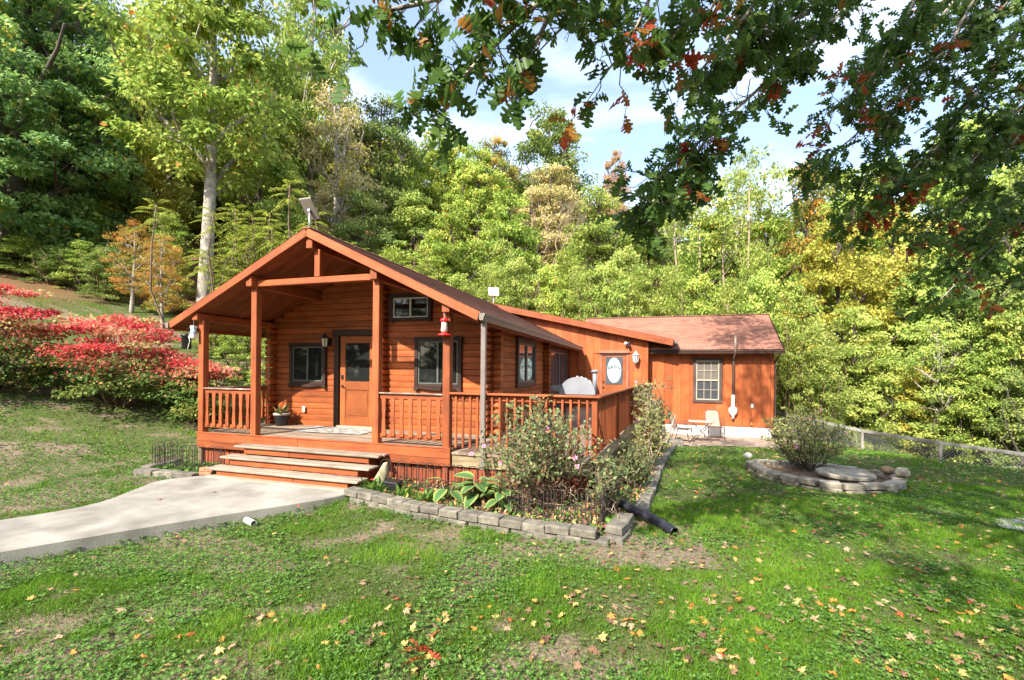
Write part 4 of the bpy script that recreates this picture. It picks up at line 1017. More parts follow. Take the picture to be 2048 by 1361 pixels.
t = empty('planter_ring', (0, 0, 0), 'oval planter ring of stacked pale stone blocks on the lawn', 'planter')
RS = smooth_poly(RING, 1); RS = RS + RS[:1]
run_blocks(t, RS[::-1], .0, M_stone, shift=.15, Hh=.11, jit=2.5); run_blocks(t, RS[::-1], .11, M_stone, Hh=.10, jit=3, L=.31)
t = empty('stone_disc', (9.45, 2.95, tz(9.45, 2.95) + .12), 'round concrete lid lying inside the planter ring', 'lid')
m = MB(); m.lathe([(.44, .0), (.46, .02), (.46, .06), (.44, .08)], 28); m.build('lid', M_stone, t); m = MB(); m.lathe([(.36, -.06), (.36, .0)], 24); m.build('rim', M_block, t)
def rock(name, loc, s, label, mat=M_rock, seed=0, group=None, rot=(0, 0, 0)):
    r = random.Random(seed); V = []; F = []; n, k = 10, 6
    m = MB()
    for i in range(k + 1):
        ph = math.pi * i / k
        for j in range(n):
            q = 2 * math.pi * j / n; e = 1 + r.uniform(-.13, .13); V.append((s[0] * math.sin(ph) * math.cos(q) * e, s[1] * math.sin(ph) * math.sin(q) * e, s[2] * math.cos(ph) * e))
    for i in range(k):
        for j in range(n): F.append((i * n + j, i * n + (j + 1) % n, (i + 1) * n + (j + 1) % n, (i + 1) * n + j))
    m.add(V, F); o = m.build(name, mat, None, True, loc, rot); return tag(o, label, 'rock', group)
rock('rock', (10.36, 3.02, tz(10.36, 3.02) + .26), (.13, .11, .095), 'pale round rock resting on the planter ring', seed=1)
rock('rock', (10.25, 3.28, tz(10.25, 3.28) + .25), (.12, .09, .075), 'tan rock behind the pale round one on the planter ring', plain('tan_stone', (.20, .13, .08), .9, var=.35, scale=6, bump=.9, base2=(.30, .20, .12)), seed=2)
rock('rock', (8.02, 4.1, tz(8.02, 4.1) + .26), (.09, .08, .06), 'white rock at the narrow tip of the planter ring', M_found, seed=3)
rock('stone_slab', (1.86, -.62, .14), (.10, .05, .30), 'mossy tan stone slab leaning against the porch steps', plain('mossy_stone', (.25, .22, .13), .9, var=.35, scale=8, bump=.8, base2=(.36, .31, .21)), seed=4, rot=(.2, .42, .3))
t = empty('brick_stack', (-1.62, -.78, tz(-1.6, -.78)), 'two old bricks beside the bottom porch step', 'bricks'); tag(t)
for k in range(2): link('brick', cbox_mesh(.26, .12, .065, .008), M_brick, t, (.02 * k, 0, .10 + .068 * k), (0, 0, .1 + .12 * k))
t = empty('bait_box', (2.15, -.72, tz(2.15, -.72) + .07), 'black plastic box among the plants of the porch bed', 'box', None, -.2)
link('lid', cbox_mesh(.30, .18, .05, .02), M_black, t, (0, 0, .17), (.12, 0, 0)); link('body', cbox_mesh(.26, .15, .15, .02), M_black, t, (0, 0, .07))
# corrugated drain pipe
p = [Vector((5.62, -.55, .10)), Vector((5.8, -.66, .05)), Vector((6.02, -.80, .01)), Vector((6.2, -.98, -.02)), Vector((6.3, -1.12, -.04))]
pts = []; rad = []
for i in range(len(p) - 1):
    for k in range(16):
        pts.append(p[i].lerp(p[i + 1], k / 16)); rad.append(.058 + .008 * (len(pts) % 2))
m = MB(); m.tube(pts, rad, 14, cap=False); dp = m.build('drain_pipe', M_pipe, None, True); tag(dp, 'black corrugated drain pipe poking out between the borders', 'pipe')
t = empty('downspout_piece', (.98, -2.28, tz(.98, -2.28) + .05), 'short white plastic pipe lying beside the concrete walk', 'pipe', None, -.35)
m = MB(); pr = [(.04 * math.cos(q), .04 * math.sin(q)) for q in np.linspace(0, 2 * math.pi, 13)[:-1]]; pi_ = [(a * .86, b * .86) for a, b in pr]
V = [(x, a, b) for x in (-.11, .11) for a, b in pr] + [(x, a, b) for x in (-.11, .11) for a, b in pi_]; F = []
for k in range(12):
    j = (k + 1) % 12; F += [(k, j, 12 + j, 12 + k), (24 + j, 24 + k, 36 + k, 36 + j), (k, 24 + k, 24 + j, j), (12 + k, 12 + j, 36 + j, 36 + k)]
m.add(V, F); m.build('pipe', M_white, t, False)
# wire hoop garden fencing
def hoop_panel(p0, p1, label, h=.5, n=3):
    p0, p1 = Vector(p0), Vector(p1); d = p1 - p0; L = d.length; z0 = tz((p0.x + p1.x) / 2, (p0.y + p1.y) / 2) + .02
    t = empty('wire_fence', (p0.x, p0.y, z0), label, 'wire fence', 'wire hoop fence panels', math.atan2(d.y, d.x)); m = MB(); w = L / n
    for k in range(n):
        x0, x1 = k * w + w * .02, (k + 1) * w + w * .3
        if k == n - 1: x1 = (k + 1) * w
        r = (x1 - x0) / 2
        m.tube([(x0, 0, -.08), (x0, 0, h - r)] + [(x0 + r - r * math.cos(q), 0, h - r + r * math.sin(q)) for q in np.linspace(.3, math.pi - .3, 7)] + [(x1, 0, h - r), (x1, 0, -.08)], .006, 4)
        xm = (x0 + x1) / 2; m.tube([(xm, 0, 0), (xm, 0, h * .72)], .005, 4); m.tube([(xm, 0, h * .72), (xm, 0, h * .78), (xm, 0, h * .86)], [.004, .013, .002], 5)
        m.tube([(xm + .3 * r * math.cos(q), 0, h * .30 + .3 * r * math.sin(q)) for q in np.linspace(0, 2 * math.pi, 11)], .0045, 4, False)
    for z in (.10, h * .48): m.tube([(0, 0, z), (L, 0, z)], .005, 4)
    m.build('wires', M_wire, t); return t
lab = 'scrolled wire hoop fence panel in the bed before the porch skirting'
for k in range(5): hoop_panel((1.72 + k * .52, -.42 - .02 * k), (2.22 + k * .52, -.44 - .02 * k), lab)
lab = 'scrolled wire hoop fence panel behind the short border by the lawn'
for k in range(4): hoop_panel((-3.15 + k * .42, -.68 + .04 * k), (-2.76 + k * .42, -.66 + .04 * k), lab, .52)
hoop_panel((-3.2, -.6), (-3.28, -.1), 'scrolled wire hoop fence panel turning the corner of the porch', .5)
lab = 'scrolled wire hoop fence panel at the corner of the side deck bed'
for k in range(3): hoop_panel((5.42 + .05 * k, -1.25 + .48 * k), (5.46 + .05 * k, -.80 + .48 * k), lab)
lab = 'scrolled wire hoop fence panel behind the flowering shrub'
for k in range(3): hoop_panel((4.05 + .45 * k, -1.15 - .03 * k), (4.47 + .45 * k, -1.17 - .03 * k), lab)

# chain-link fence at the lower lawn edge
FP = [(10.5, 14.0), (11.6, 12.1), (12.6, 10.75), (14.2, 9.75), (15.9, 9.0), (18.2, 8.2)]
ztop = [.32, .20, .03, -.13, -.27, -.42]
M_frail = wood('pale_rail', (.22, .205, .18), dark=.7, wear=(.13, .12, .10), wearamt=.1)
t = empty('chain_link_fence', (0, 0, 0), 'low chain-link fence with a weathered top rail below the lawn', 'fence')
M_mesh = plain('mesh_wire', (.34, .34, .34), .5, metal=.4)
for i in range(len(FP) - 1):
    a = Vector((*FP[i], ztop[i])); b = Vector((*FP[i + 1], ztop[i + 1])); bar('top_rail', t, M_frail, a, b, .06, .10)
    m = MB(); L = (b - a).length; d = (b - a) / L; hh = .95; n = int(L / .085)
    for k in range(-int(hh / .085), n + 1):
        for s in (1, -1):
            x0, x1 = k * .085, k * .085 + hh; z0, z1 = (-hh, 0) if s > 0 else (0, -hh)
            if x0 < 0: z0 = z0 + (z1 - z0) * (-x0 / hh); x0 = 0
            if x1 > L: z1 = z0 + (z1 - z0) * ((L - x0) / (x1 - x0)); x1 = L
            if x1 - x0 < .02: continue
            m.tube([a + d * x0 + Vector((0, 0, z0 - .04)), a + d * x1 + Vector((0, 0, z1 - .04))], .0048, 3, False)
    o = m.build('wire_mesh', M_mesh, t); o['kind'] = 'stuff'
for i in range(len(FP)):
    cbox('fence_post', t, M_frail, FP[i][0] - .035, FP[i][0] + .035, FP[i][1] - .035, FP[i][1] + .035, ztop[i] - 1.3, ztop[i] + .06, .008)

# ------------------------------------------------------------------ leaves and plants
T_RH = (np.array([(0, 0, 0), (.45, -.30, .05), (1, 0, -.06), (.45, .30, .05)]), np.array([(0, 1, 2), (0, 2, 3)]))
T_LONG = (np.array([(0, 0, 0), (.4, -.17, .05), (1, 0, -.1), (.4, .17, .05)]), np.array([(0, 1, 2), (0, 2, 3)]))
def star(lobes, inner):
    V = [(.30, 0, .03)]; n = len(lobes)
    for i, (a, r) in enumerate(lobes):
        V.append((.30 + r * math.cos(a), r * math.sin(a), -.05 * r))
        if i < n - 1: b = (a + lobes[i + 1][0]) / 2; V.append((.30 + inner * math.cos(b), inner * math.sin(b), .0))
    F = [(0, i, i + 1) for i in range(1, len(V) - 1)] + [(0, len(V) - 1, 1)]
    return np.array(V), np.array(F)
T_MAPLE = star([(-2.3, .42), (-1.15, .56), (0, .70), (1.15, .56), (2.3, .42)], .24)
T_MAPLE6 = star([(-2.0, .44), (-.75, .6), (.75, .6), (2.0, .44)], .34)
T_M3 = (np.array([(0, 0, 0), (.35, -.52, -.06), (.48, -.16, .03), (1, 0, -.10), (.48, .16, .03), (.35, .52, -.06)]), np.array([(0, 1, 2), (0, 2, 3), (0, 3, 4), (0, 4, 5)]))
def maple_template():
    half = [(0, .72), (13, .46), (23, .50), (36, .27), (52, .62), (64, .44), (80, .26), (106, .42), (128, .26), (158, .20)]
    A = [(-a, r) for a, r in reversed(half[1:])] + half; V = [(.30, 0, .02)]
    for a, r in A: q = math.radians(a); V.append((.30 + r * math.cos(q), r * math.sin(q), -.06 * r))
    F = [(0, i, i + 1) for i in range(1, len(V) - 1)]; n = len(V); V += [(.12, -.012, 0), (.12, .012, 0), (-.42, .0, .05)]; F.append((n, n + 1, n + 2))
    return np.array(V), np.array(F)
T_FALL = maple_template()
def oak_template():
    ts = [(0, .012), (.17, .014), (.21, .10), (.27, .12), (.31, .045), (.37, .05), (.40, .20), (.48, .225), (.51, .07), (.57, .08), (.59, .28), (.68, .29), (.71, .10), (.76, .11), (.79, .24), (.87, .22), (.89, .12), (.96, .10), (1.0, .03)]
    V = []
    for t, w in ts:
        z = .06 * math.sin(t * 3) - .26 * t * t + .35 * w * w
        V += [(t + .12 * w, -w, z), (t + .12 * w, w, z + .10 * w)]
    F = []
    for i in range(len(ts) - 1):
        a = i * 2; F += [(a, a + 2, a + 3), (a, a + 3, a + 1)]
    return np.array(V), np.array(F)
T_OAK = oak_template()
def unit(a): return a / (np.linalg.norm(a, axis=-1, keepdims=True) + 1e-9)
def scatter(T, pos, dirs, nrm, size, tint, top=None):
    V0, F0 = T; n = len(pos); x = unit(dirs); y = unit(np.cross(nrm, x)); z = np.cross(x, y)
    V = pos[:, None, :] + size[:, None, None] * (V0[None, :, 0:1] * x[:, None] + V0[None, :, 1:2] * y[:, None] + V0[None, :, 2:3] * z[:, None])
    k = len(V0); F = (F0[None] + (np.arange(n) * k)[:, None, None]).reshape(-1, 3)
    at = {'tint': np.repeat(tint, k)}
    if top is not None: at['top'] = np.repeat(top, k)
    return V.reshape(-1, 3), F, at
def join(parts):
    V = []; F = []; A = {}; n = 0
    for v, f, a in parts:
        V.append(v); F.append(f + n); n += len(v)
        for k in a: A.setdefault(k, []).append(a[k])
    return np.concatenate(V), np.concatenate(F), {k: np.concatenate(q) for k, q in A.items()}
def clump_leaves(r, centers, rad, per, size, T=T_RH, flat=.55, droop=.35, ctint=None, topf=None, cmix=.5):
    n = len(centers) * per; ci = np.repeat(np.arange(len(centers)), per)
    d = unit(r.normal(size=(n, 3))); rr = r.random(n)[:, None] ** .45
    off = d * rr * rad[ci][:, None]; off[:, 2] *= flat
    pos = centers[ci] + off
    dirs = unit(off * [1, 1, .6] + r.normal(size=(n, 3)) * .45 * rad[ci][:, None]); dirs[:, 2] -= droop
    nrm = r.normal(size=(n, 3)) * .55 + np.array([-.15, -.55, .8]) + off * .5 / rad[ci][:, None]
    sz = size * (.65 + .7 * r.random(n))
    ct = r.random(len(centers)) if ctint is None else ctint
    tint = np.clip(cmix * ct[ci] + (1 - cmix) * r.random(n) + r.normal(size=n) * .05, 0, 1)
    tint = np.where(r.random(n) < .03, .93 + .07 * r.random(n), tint * .93)
    top = None if topf is None else np.clip(topf(pos, r), 0, 1)
    return scatter(T, pos, dirs, nrm, sz, tint, top)
def wiggle(r, a, b, n, amp):
    a, b = np.array(a, float), np.array(b, float); L = np.linalg.norm(b - a); P = [a + (b - a) * i / n for i in range(n + 1)]
    for i in range(1, n): P[i] = P[i] + r.normal(size=3) * amp * L
    return P
def tree_proto(name, seed, kind):
    """tree of height 10, crown radius 3; returns (wood mesh, leaf mesh)."""
    r = np.random.default_rng(seed); m = MB()
    cfg = dict(round=(.18, 120, 190, .66, .175, T_RH, .42), tall=(.38, 95, 190, .62, .165, T_RH, .42), airy=(.22, 80, 130, .75, .19, T_LONG, .4),
               maple=(.10, 175, 280, .62, .13, T_M3, .40), shrub=(.02, 85, 170, .72, .19, T_RH, .5), low=(.04, 115, 190, .66, .185, T_RH, .42))[kind]
    z0, nc, per, rc, ls, T, flat = cfg
    bend = r.normal(size=2) * .35
    axis = lambda z: np.array([bend[0] * math.sin(z / 10 * 2.6), bend[1] * math.sin(z / 10 * 2.1), z])
    if kind == 'shrub':
        for k in range(9):
            q = r.random() * 6.28; e = np.array([1.9 * math.cos(q), 1.9 * math.sin(q), 5 + 4 * r.random()]); m.tube(wiggle(r, (.3 * math.cos(q), .3 * math.sin(q), -.5), e, 5, .05), [.12, .1, .08, .06, .04, .02], 5)
    else:
        zs = np.linspace(-.8, 9.4, 10); m.tube([axis(z) for z in zs], [.24 * (1 - .085 * i) ** 1.15 + .012 for i in range(10)], 8)
    C = []; tries = 0
    while len(C) < nc and tries < 6000:
        tries += 1; t = r.random(); z = 10 * (z0 + (1 - z0) * t)
        if kind == 'tall': R = 3 * (math.sin(math.pi * min(1, t * .8 + .18)) ** .7)
        elif kind == 'shrub': R = 3 * math.sqrt(max(0, 1 - t ** 2)) * .95 + .2
        elif kind in ('maple', 'low'): R = 3 * (math.sin(math.pi * (t * .72 + .26)) ** .6)
        else: R = 3 * (math.sin(math.pi * (t * .80 + .14)) ** .65)
        R *= .82 + .3 * math.sin(3 * t * 6.28 + seed) * .4
        q = r.random() * 2 * math.pi; rho = R * (r.random() ** .42)
        c = axis(z) + np.array([rho * math.cos(q), rho * math.sin(q), 0])
        if all(np.linalg.norm((c - o) * [1, 1, 1.25]) > (.62 if kind != 'airy' else .8) for o in C): C.append(c)
    C = np.array(C); rad = rc * (.45 + .95 * r.random(len(C)))
    if kind != 'shrub':
        limbs = []
        for k in range(9):
            zt = 10 * (max(z0, .16) * .9 + .55 * k / 9); q = k * 2.4 + r.random(); L = 1.6 + r.random()
            e = axis(zt) + np.array([L * math.cos(q), L * math.sin(q), 1.2 + 1.3 * r.random()]); P = wiggle(r, axis(zt), e, 4, .05); limbs += P[1:]; m.tube(P, [.11 - .006 * k, .09 - .005 * k, .07, .05, .03], 5)
        limbs = np.array(limbs + [axis(z) for z in np.linspace(3, 9, 7)])
        for c in C[::1 if kind == 'airy' else 2]:
            lm = limbs[np.argmin(np.linalg.norm(limbs - c + [0, 0, .8], axis=1))]; m.tube(wiggle(r, lm, c, 3, .06), [.05, .035, .022, .01], 4, False)
    V, F, A = clump_leaves(r, C, rad, per, ls, T, flat)
    return m.mesh(name + '_wood', True), npmesh(name + '_leaves', V, F, A)
PROTO = {}
for k, (nm, kind) in enumerate([('round_a', 'round'), ('round_b', 'round'), ('tall_a', 'tall'), ('tall_b', 'tall'), ('airy_a', 'airy'), ('airy_b', 'airy'), ('low_a', 'low'), ('low_b', 'low'), ('maple_a', 'maple'), ('shrub_a', 'shrub'), ('shrub_b', 'shrub'), ('shrub_c', 'shrub')]):
    PROTO[nm] = tree_proto(nm, 40 + k, kind)
def bare_proto(seed):
    r = np.random.default_rng(seed); m = MB()
    def grow(p, d, L, rad, lev):
        e = p + d * L; P = wiggle(r, p, e, 4, .04); m.tube(P, list(np.linspace(rad, rad * .55, 5)), 5 if lev < 2 else 3, False)
        if lev >= 5: return
        for k in range(3 if lev else 4):
            nd = unit(d + r.normal(size=3) * (.42 if lev else .35) + np.array([0, 0, .12])); grow(P[-1] if k else P[3], nd, L * (.62 + .18 * r.random()), rad * .5, lev + 1)
    grow(np.array([0, 0, -.5]), np.array([.05, .02, 1.0]), 3.4, .17, 0)
    return m.mesh('bare_wood', True)
BARE = bare_proto(5)
def place(name, px, d, topy, rpx, proto, mat, label, group=None, bark=None, cat='tree', yaw=None):
    p = at(px, 741, d); zb = tz(p.x, p.y); zt = EYE.z + (741 - topy) / FPX * d; Hh = zt - zb; Rr = rpx / FPX * d
    t = empty(name, (p.x, p.y, zb), label, cat, group, random.uniform(0, 6.28) if yaw is None else yaw); t.scale = (Rr / 3, Rr / 3, Hh / 10)
    w, l = PROTO[proto]
    link('trunk' if cat == 'tree' else 'stems', w, bark or M_bark, t); link('crown' if cat == 'tree' else 'foliage', l, G[mat], t); return t
TREES = [
    # name, bearing, distance, top, radius, form, leaf, label
    ('maple_tree', 10, 21.0, -150, 205, 'maple_a', 'maple_dark', 'big dark green maple overhanging the hillside lawn and the red bushes'),
    ('maple_tree', 150, 24, -110, 130, 'maple_a', 'maple_dark', 'dark green maple standing behind the bigger one on the slope'),
    ('oak_tree', 405, 21, -90, 185, 'tall_a', 'yelgreen', 'tall pale-trunked oak with yellow-green crown above the porch eave'),
    ('hickory_tree', 615, 29, -30, 95, 'tall_b', 'green', 'tall green tree rising past the tan one behind the satellite panel'),
    ('locust_tree', 655, 27, 185, 100, 'airy_a', 'tan', 'tan-leaved tree fading above the porch gable'),
    ('oak_tree', 770, 32, 200, 82, 'round_a', 'dkgreen', 'dark green oak next to the tan-leaved tree'),
    ('maple_tree', 250, 26, 40, 110, 'round_b', 'yellow', 'yellow-green maple glowing between the dark maples and the pale-trunked oak'),
    ('maple_sapling', 262, 19.5, 450, 52, 'airy_b', 'orange', 'airy orange maple sapling at the edge of the hillside woods'),
    ('maple_sapling', 325, 18.3, 480, 46, 'airy_a', 'orange', 'smaller orange maple sapling close to the pale-trunked oak'),
    ('oak_tree', 500, 27, 110, 105, 'round_a', 'green', 'rounded green oak behind the pale-trunked oak'),
    ('maple_tree', 560, 22.5, 330, 70, 'low_a', 'green', 'low green maple behind the sumac clump'),
    ('poplar_tree', 880, 37, 275, 80, 'round_b', 'yelgreen', 'yellow-green poplar at the skyline over the cabin ridge'),
    ('maple_tree', 955, 34, 300, 72, 'round_a', 'yelgreen', 'yellow-green maple below the skyline poplar'),
    ('maple_tree', 990, 38, 275, 52, 'round_a', 'amber', 'orange-tipped maple poking up at the skyline'),
    ('oak_tree', 1085, 41, 232, 88, 'round_b', 'dkgreen', 'highest round oak on the hill behind the bare tree'),
    ('maple_tree', 1010, 27, 385, 85, 'low_b', 'green', 'green maple on the slope behind the small roof panel'),
    ('maple_tree', 1190, 29, 372, 92, 'low_a', 'lime', 'bright green maple on the slope behind the addition roof'),
    ('maple_tree', 1228, 44, 298, 34, 'tall_b', 'redtop', 'reddish thin-topped tree at the skyline dip'),
    ('birch_tree', 1335, 37, 350, 62, 'airy_a', 'lime', 'airy pale green tree behind the wing ridge'),
    ('birch_tree', 1465, 39, 305, 78, 'airy_b', 'lime', 'tall airy pale tree beside the orange maple'),
    ('maple_tree', 1605, 37, 318, 72, 'round_a', 'amber', 'orange maple crown at the skyline beyond the wing'),
    ('maple_tree', 1420, 28, 430, 85, 'low_b', 'yelgreen', 'yellow-green maple just behind the wing roof'),
    ('maple_tree', 1545, 26, 420, 95, 'low_a', 'yelgreen', 'broad yellow-green maple beyond the end of the wing roof'),
    ('maple_tree', 1665, 23, 440, 105, 'low_b', 'yellow', 'yellow maple beyond the chain-link fence'),
    ('maple_tree', 1790, 24, 400, 112, 'low_a', 'yellow', 'tall yellow maple over the middle of the chain-link fence'),
    ('maple_tree', 1900, 20.5, 430, 112, 'low_b', 'green', 'green maple behind the far fence post'),
    ('oak_tree', 2045, 18, 330, 130, 'maple_a', 'dkgreen', 'dark green tree shading the lower end of the fence'),
    ('maple_tree', 1700, 19.5, 610, 85, 'low_a', 'lime', 'low bright yellow-green maple leaning over the fence'),
    ('dogwood_tree', 1860, 18.5, 640, 85, 'airy_a', 'green', 'low spreading grey-green tree over the fence'),
    ('dogwood_tree', 1985, 17.5, 620, 80, 'low_b', 'green', 'low green tree in front of the dark fence-end tree'),
    ('oak_tree', 1960, 27, 235, 130, 'round_b', 'green', 'tall green oak far behind the fence'),
    ('maple_tree', 1715, 33, 380, 95, 'round_a', 'yelgreen', 'yellow-green maple between the orange crown and the tall yellow maple'),
    ('maple_tree', 90, 30, 100, 150, 'round_a', 'green', 'green tree deep in the woods behind the big dark maple'),
    ('oak_tree', 330, 32, 60, 120, 'round_b', 'dkgreen', 'dark oak deep in the woods behind the pale-trunked oak'),
    ('maple_tree', 830, 27, 395, 85, 'low_b', 'green', 'green maple on the slope over the middle of the cabin ridge'),
    ('maple_tree', 715, 25, 385, 75, 'low_a', 'dkgreen', 'dark green maple below the tan-leaved tree'),
    ('maple_tree', 910, 25, 420, 78, 'low_a', 'yelgreen', 'yellow-green maple low on the slope behind the ridge'),
    ('maple_tree', 1110, 33, 330, 75, 'round_a', 'tan', 'tan-green tree beside the bare one'),
    ('maple_tree', 1290, 30, 430, 70, 'low_b', 'green', 'green maple between the bright green one and the airy pale trees'),
]
for nm, px, d, ty, rp_, pr, mt, lb in TREES:
    place(nm, px, d, ty, rp_, pr, mt, lb, 'trees on the wooded hillside', M_bark if pr[0] in 'ta' else M_barkd)
p = at(1050, 741, 28.5); zb = tz(p.x, p.y)
t = empty('bare_tree', (p.x, p.y, zb), 'bare grey-twigged tree forking on the slope behind the cabin', 'tree'); zt = EYE.z + (741 - 330) / FPX * 28.5
t.scale = ((zt - zb) / 9.5,) * 3; link('trunk', BARE, M_twigg, t)
# a far rank of trees closes the wood
r_ = random.Random(9)
for k in range(26):
    px = -60 + k * 88; dd = 46 + r_.uniform(0, 9); ty = (120 if px < 620 else 300 if px < 900 else 330 if px < 1180 else 420 if px < 1700 else 330) + r_.uniform(-20, 40)
    if 1130 < px < 1300: ty = 420
    place('forest_tree', px, dd, ty, 105, r_.choice(['round_a', 'round_b', 'low_a', 'low_b']), r_.choice(['green', 'yelgreen', 'dkgreen', 'yellow', 'green']), 'far tree closing the back of the wood', 'far rank of trees', M_barkd)
for k in range(9):
    place('forest_tree', -80 + k * 85, 36 + r_.uniform(0, 4), 330 + r_.uniform(-30, 60), 100, ('low_a', 'low_b')[k % 2], ('green', 'dkgreen', 'yelgreen')[k % 3], 'tree filling the middle of the hillside wood', 'middle rank of the hillside wood', M_barkd)
# slender pale trunks on the slope
for px, d, y0, y1 in ((1352, 24, 600, 470), (1380, 24.5, 590, 500), (1476, 25, 570, 430), (1440, 26, 560, 480)):
    p = at(px, 741, d); zb = tz(p.x, p.y); zt = EYE.z + (741 - y1 + 60) / FPX * d; rr = np.random.default_rng(px)
    t = empty('young_tree', (p.x, p.y, zb), 'slender pale young tree trunk on the slope behind the wing roof', 'tree', 'slender pale trunks behind the wing')
    P = wiggle(rr, (0, 0, -.4), (.6 * rr.normal(), .3, zt - zb), 6, .012); m = MB(); m.tube(P, list(np.linspace(.10, .03, 7)), 7)
    for k in range(6):
        b = P[2 + k % 4]; m.tube(wiggle(rr, b, b + np.array([rr.normal() * .9, rr.normal() * .6, 1.2]), 3, .06), [.03, .02, .012, .006], 4, False)
    m.build('trunk', M_twigg, t, True)
    C = np.array([P[-1] + rr.normal(size=3) * [.9, .9, .8] for _ in range(14)]); V, F, A = clump_leaves(rr, C, np.full(14, .6), 60, .2); link('crown', npmesh('crown', V, F, A), G['lime'], t)
CW = dict(lime='light green', yelgreen='yellow-green', green='mid-green', dkgreen='dark green', yellow='yellow')
# shrub layer on the slope
k = 0
for px, d, ty, rp_ in [(660, 20, 505, 60), (720, 21, 520, 60), (790, 22, 500, 62), (850, 22, 530, 60), (915, 21, 545, 58), (975, 21.5, 530, 60), (1035, 22, 515, 62), (1095, 22, 525, 60), (1155, 21.5, 530, 60), (1215, 21, 520, 64), (1280, 21.5, 525, 62),
                       (1340, 21, 530, 60), (1400, 20.5, 545, 60), (1460, 20, 550, 60), (1520, 19.5, 540, 62), (1580, 18.5, 560, 62), (1640, 17.5, 640, 60), (1130, 24, 500, 60), (1250, 24, 490, 60), (1370, 24, 500, 60), (1500, 23, 490, 60), (1000, 24, 480, 60), (880, 24.5, 490, 60)]:
    mt_ = ('lime', 'lime', 'yelgreen', 'lime', 'green')[k % 5]
    place('shrub', px, d, ty, rp_, ('shrub_a', 'shrub_b', 'shrub_c')[k % 3], mt_, CW[mt_] + ' shrub in the thicket on the slope behind the roofs', 'thicket of shrubs behind the roofs', M_twig, 'shrub'); k += 1
for px, d, ty, rp_, mt in [(475, 15.5, 655, 45, 'green'), (530, 14.5, 640, 45, 'green'), (560, 16.5, 610, 50, 'green'), (425, 17, 620, 42, 'lime')]:
    place('shrub', px, d, ty, rp_, ('shrub_a', 'shrub_b')[k % 2], mt, CW[mt] + ' shrub seen through the porch beyond its railing', 'green shrubs beside the porch', M_twig, 'shrub'); k += 1
for px, d, ty, rp_, mt in [(-15, 20.4, 490, 50, 'dkgreen'), (45, 20.8, 480, 55, 'green'), (105, 20.5, 500, 50, 'dkgreen'), (160, 20.6, 490, 50, 'green'), (215, 20.2, 500, 48, 'dkgreen'), (30, 24, 440, 65, 'green'), (150, 25, 430, 70, 'dkgreen'), (40, 23, 520, 50, 'green'), (115, 23.5, 515, 50, 'dkgreen'), (185, 23, 520, 50, 'green'), (250, 22, 520, 50, 'yelgreen'), (340, 20.5, 500, 46, 'yellow'), (470, 22, 470, 50, 'green'), (330, 23, 430, 60, 'green'), (200, 24, 420, 70, 'green'), (60, 24, 400, 80, 'dkgreen')]:
    place('shrub', px, d, ty, rp_, ('shrub_a', 'shrub_b', 'shrub_c')[k % 3], mt, CW[mt] + ' shrub at the edge of the hillside woods', 'shrubs along the hillside wood edge', M_twig, 'shrub'); k += 1
for px, d, ty, rp_, mt in [(1620, 20, 690, 60, 'lime'), (1690, 20.5, 700, 60, 'yellow'), (1760, 19.5, 720, 60, 'green'), (1830, 19, 720, 60, 'yellow'), (1900, 18, 730, 60, 'dkgreen'), (1965, 17, 740, 60, 'green'), (2040, 16, 730, 70, 'dkgreen'), (1740, 23, 600, 70, 'yelgreen'), (1850, 23, 560, 80, 'green'), (1960, 21, 520, 90, 'dkgreen')]:
    place('shrub', px, d, ty, rp_, ('shrub_a', 'shrub_b', 'shrub_c')[k % 3], mt, CW[mt] + ' shrub in the wood beyond the chain-link fence', 'shrubs beyond the chain-link fence', M_barkd, 'shrub'); k += 1
# sumac clumps: stems topped with rosettes of long pinnate fronds
def sumac(px, d, ty, n, spread, label, seed):
    r = np.random.default_rng(seed); p = at(px, 741, d); zb = tz(p.x, p.y); Hh = EYE.z + (741 - ty) / FPX * d - zb
    t = empty('sumac', (p.x, p.y, zb), label, 'shrub', 'sumac clumps'); m = MB(); POS = []; DIR = []; NR = []; SZ = []
    for k in range(n):
        b = np.array([r.normal() * spread * .6, r.normal() * spread * .5, 0]); e = b + np.array([r.normal() * .35, r.normal() * .35, Hh * (.45 + .5 * r.random())])
        m.tube(wiggle(r, b - [0, 0, .3], e, 4, .03), [.05, .042, .035, .028, .02], 5)
        for q in range(13):
            a = q * 2.4 + r.random() * .5; el = .75 - .09 * q + r.normal() * .1; L = .55 + .28 * r.random(); d0 = np.array([math.cos(a) * math.cos(el), math.sin(a) * math.cos(el), math.sin(el)]); s = e - [0, 0, .05 * q]
            side = unit(np.cross(d0, [0, 0, 1])); pts = [s + d0 * L * x - np.array([0, 0, .45 * L * x * x]) for x in np.linspace(0, 1, 11)]
            m.tube([pts[0], pts[5], pts[10]], [.008, .006, .003], 3, False)
            for i in range(2, 11):
                tg = unit(pts[i] - pts[i - 1])
                for sd in (-1, 1):
                    POS.append(pts[i]); DIR.append(side * sd * .9 + tg * .5 + np.array([0, 0, -.2])); NR.append(np.array([0, 0, 1]) + r.normal(size=3) * .25); SZ.append((.17 - .07 * abs(i - 5) / 5) * (.8 + .4 * r.random()))
    n_ = len(POS); V, F, A = scatter(T_LONG, np.array(POS), np.array(DIR), np.array(NR), np.array(SZ), np.clip(r.normal(.5, .22, n_), 0, 1))
    m.build('stems', M_twig, t, True); link('foliage', npmesh('foliage', V, F, A), G['sumac'], t); return t
sumac(505, 17.5, 400, 20, 1.7, 'yellow-green sumac clump behind the porch eave', 1); sumac(590, 18.5, 400, 20, 1.7, 'yellow-green sumac clump behind the porch gable peak', 2)
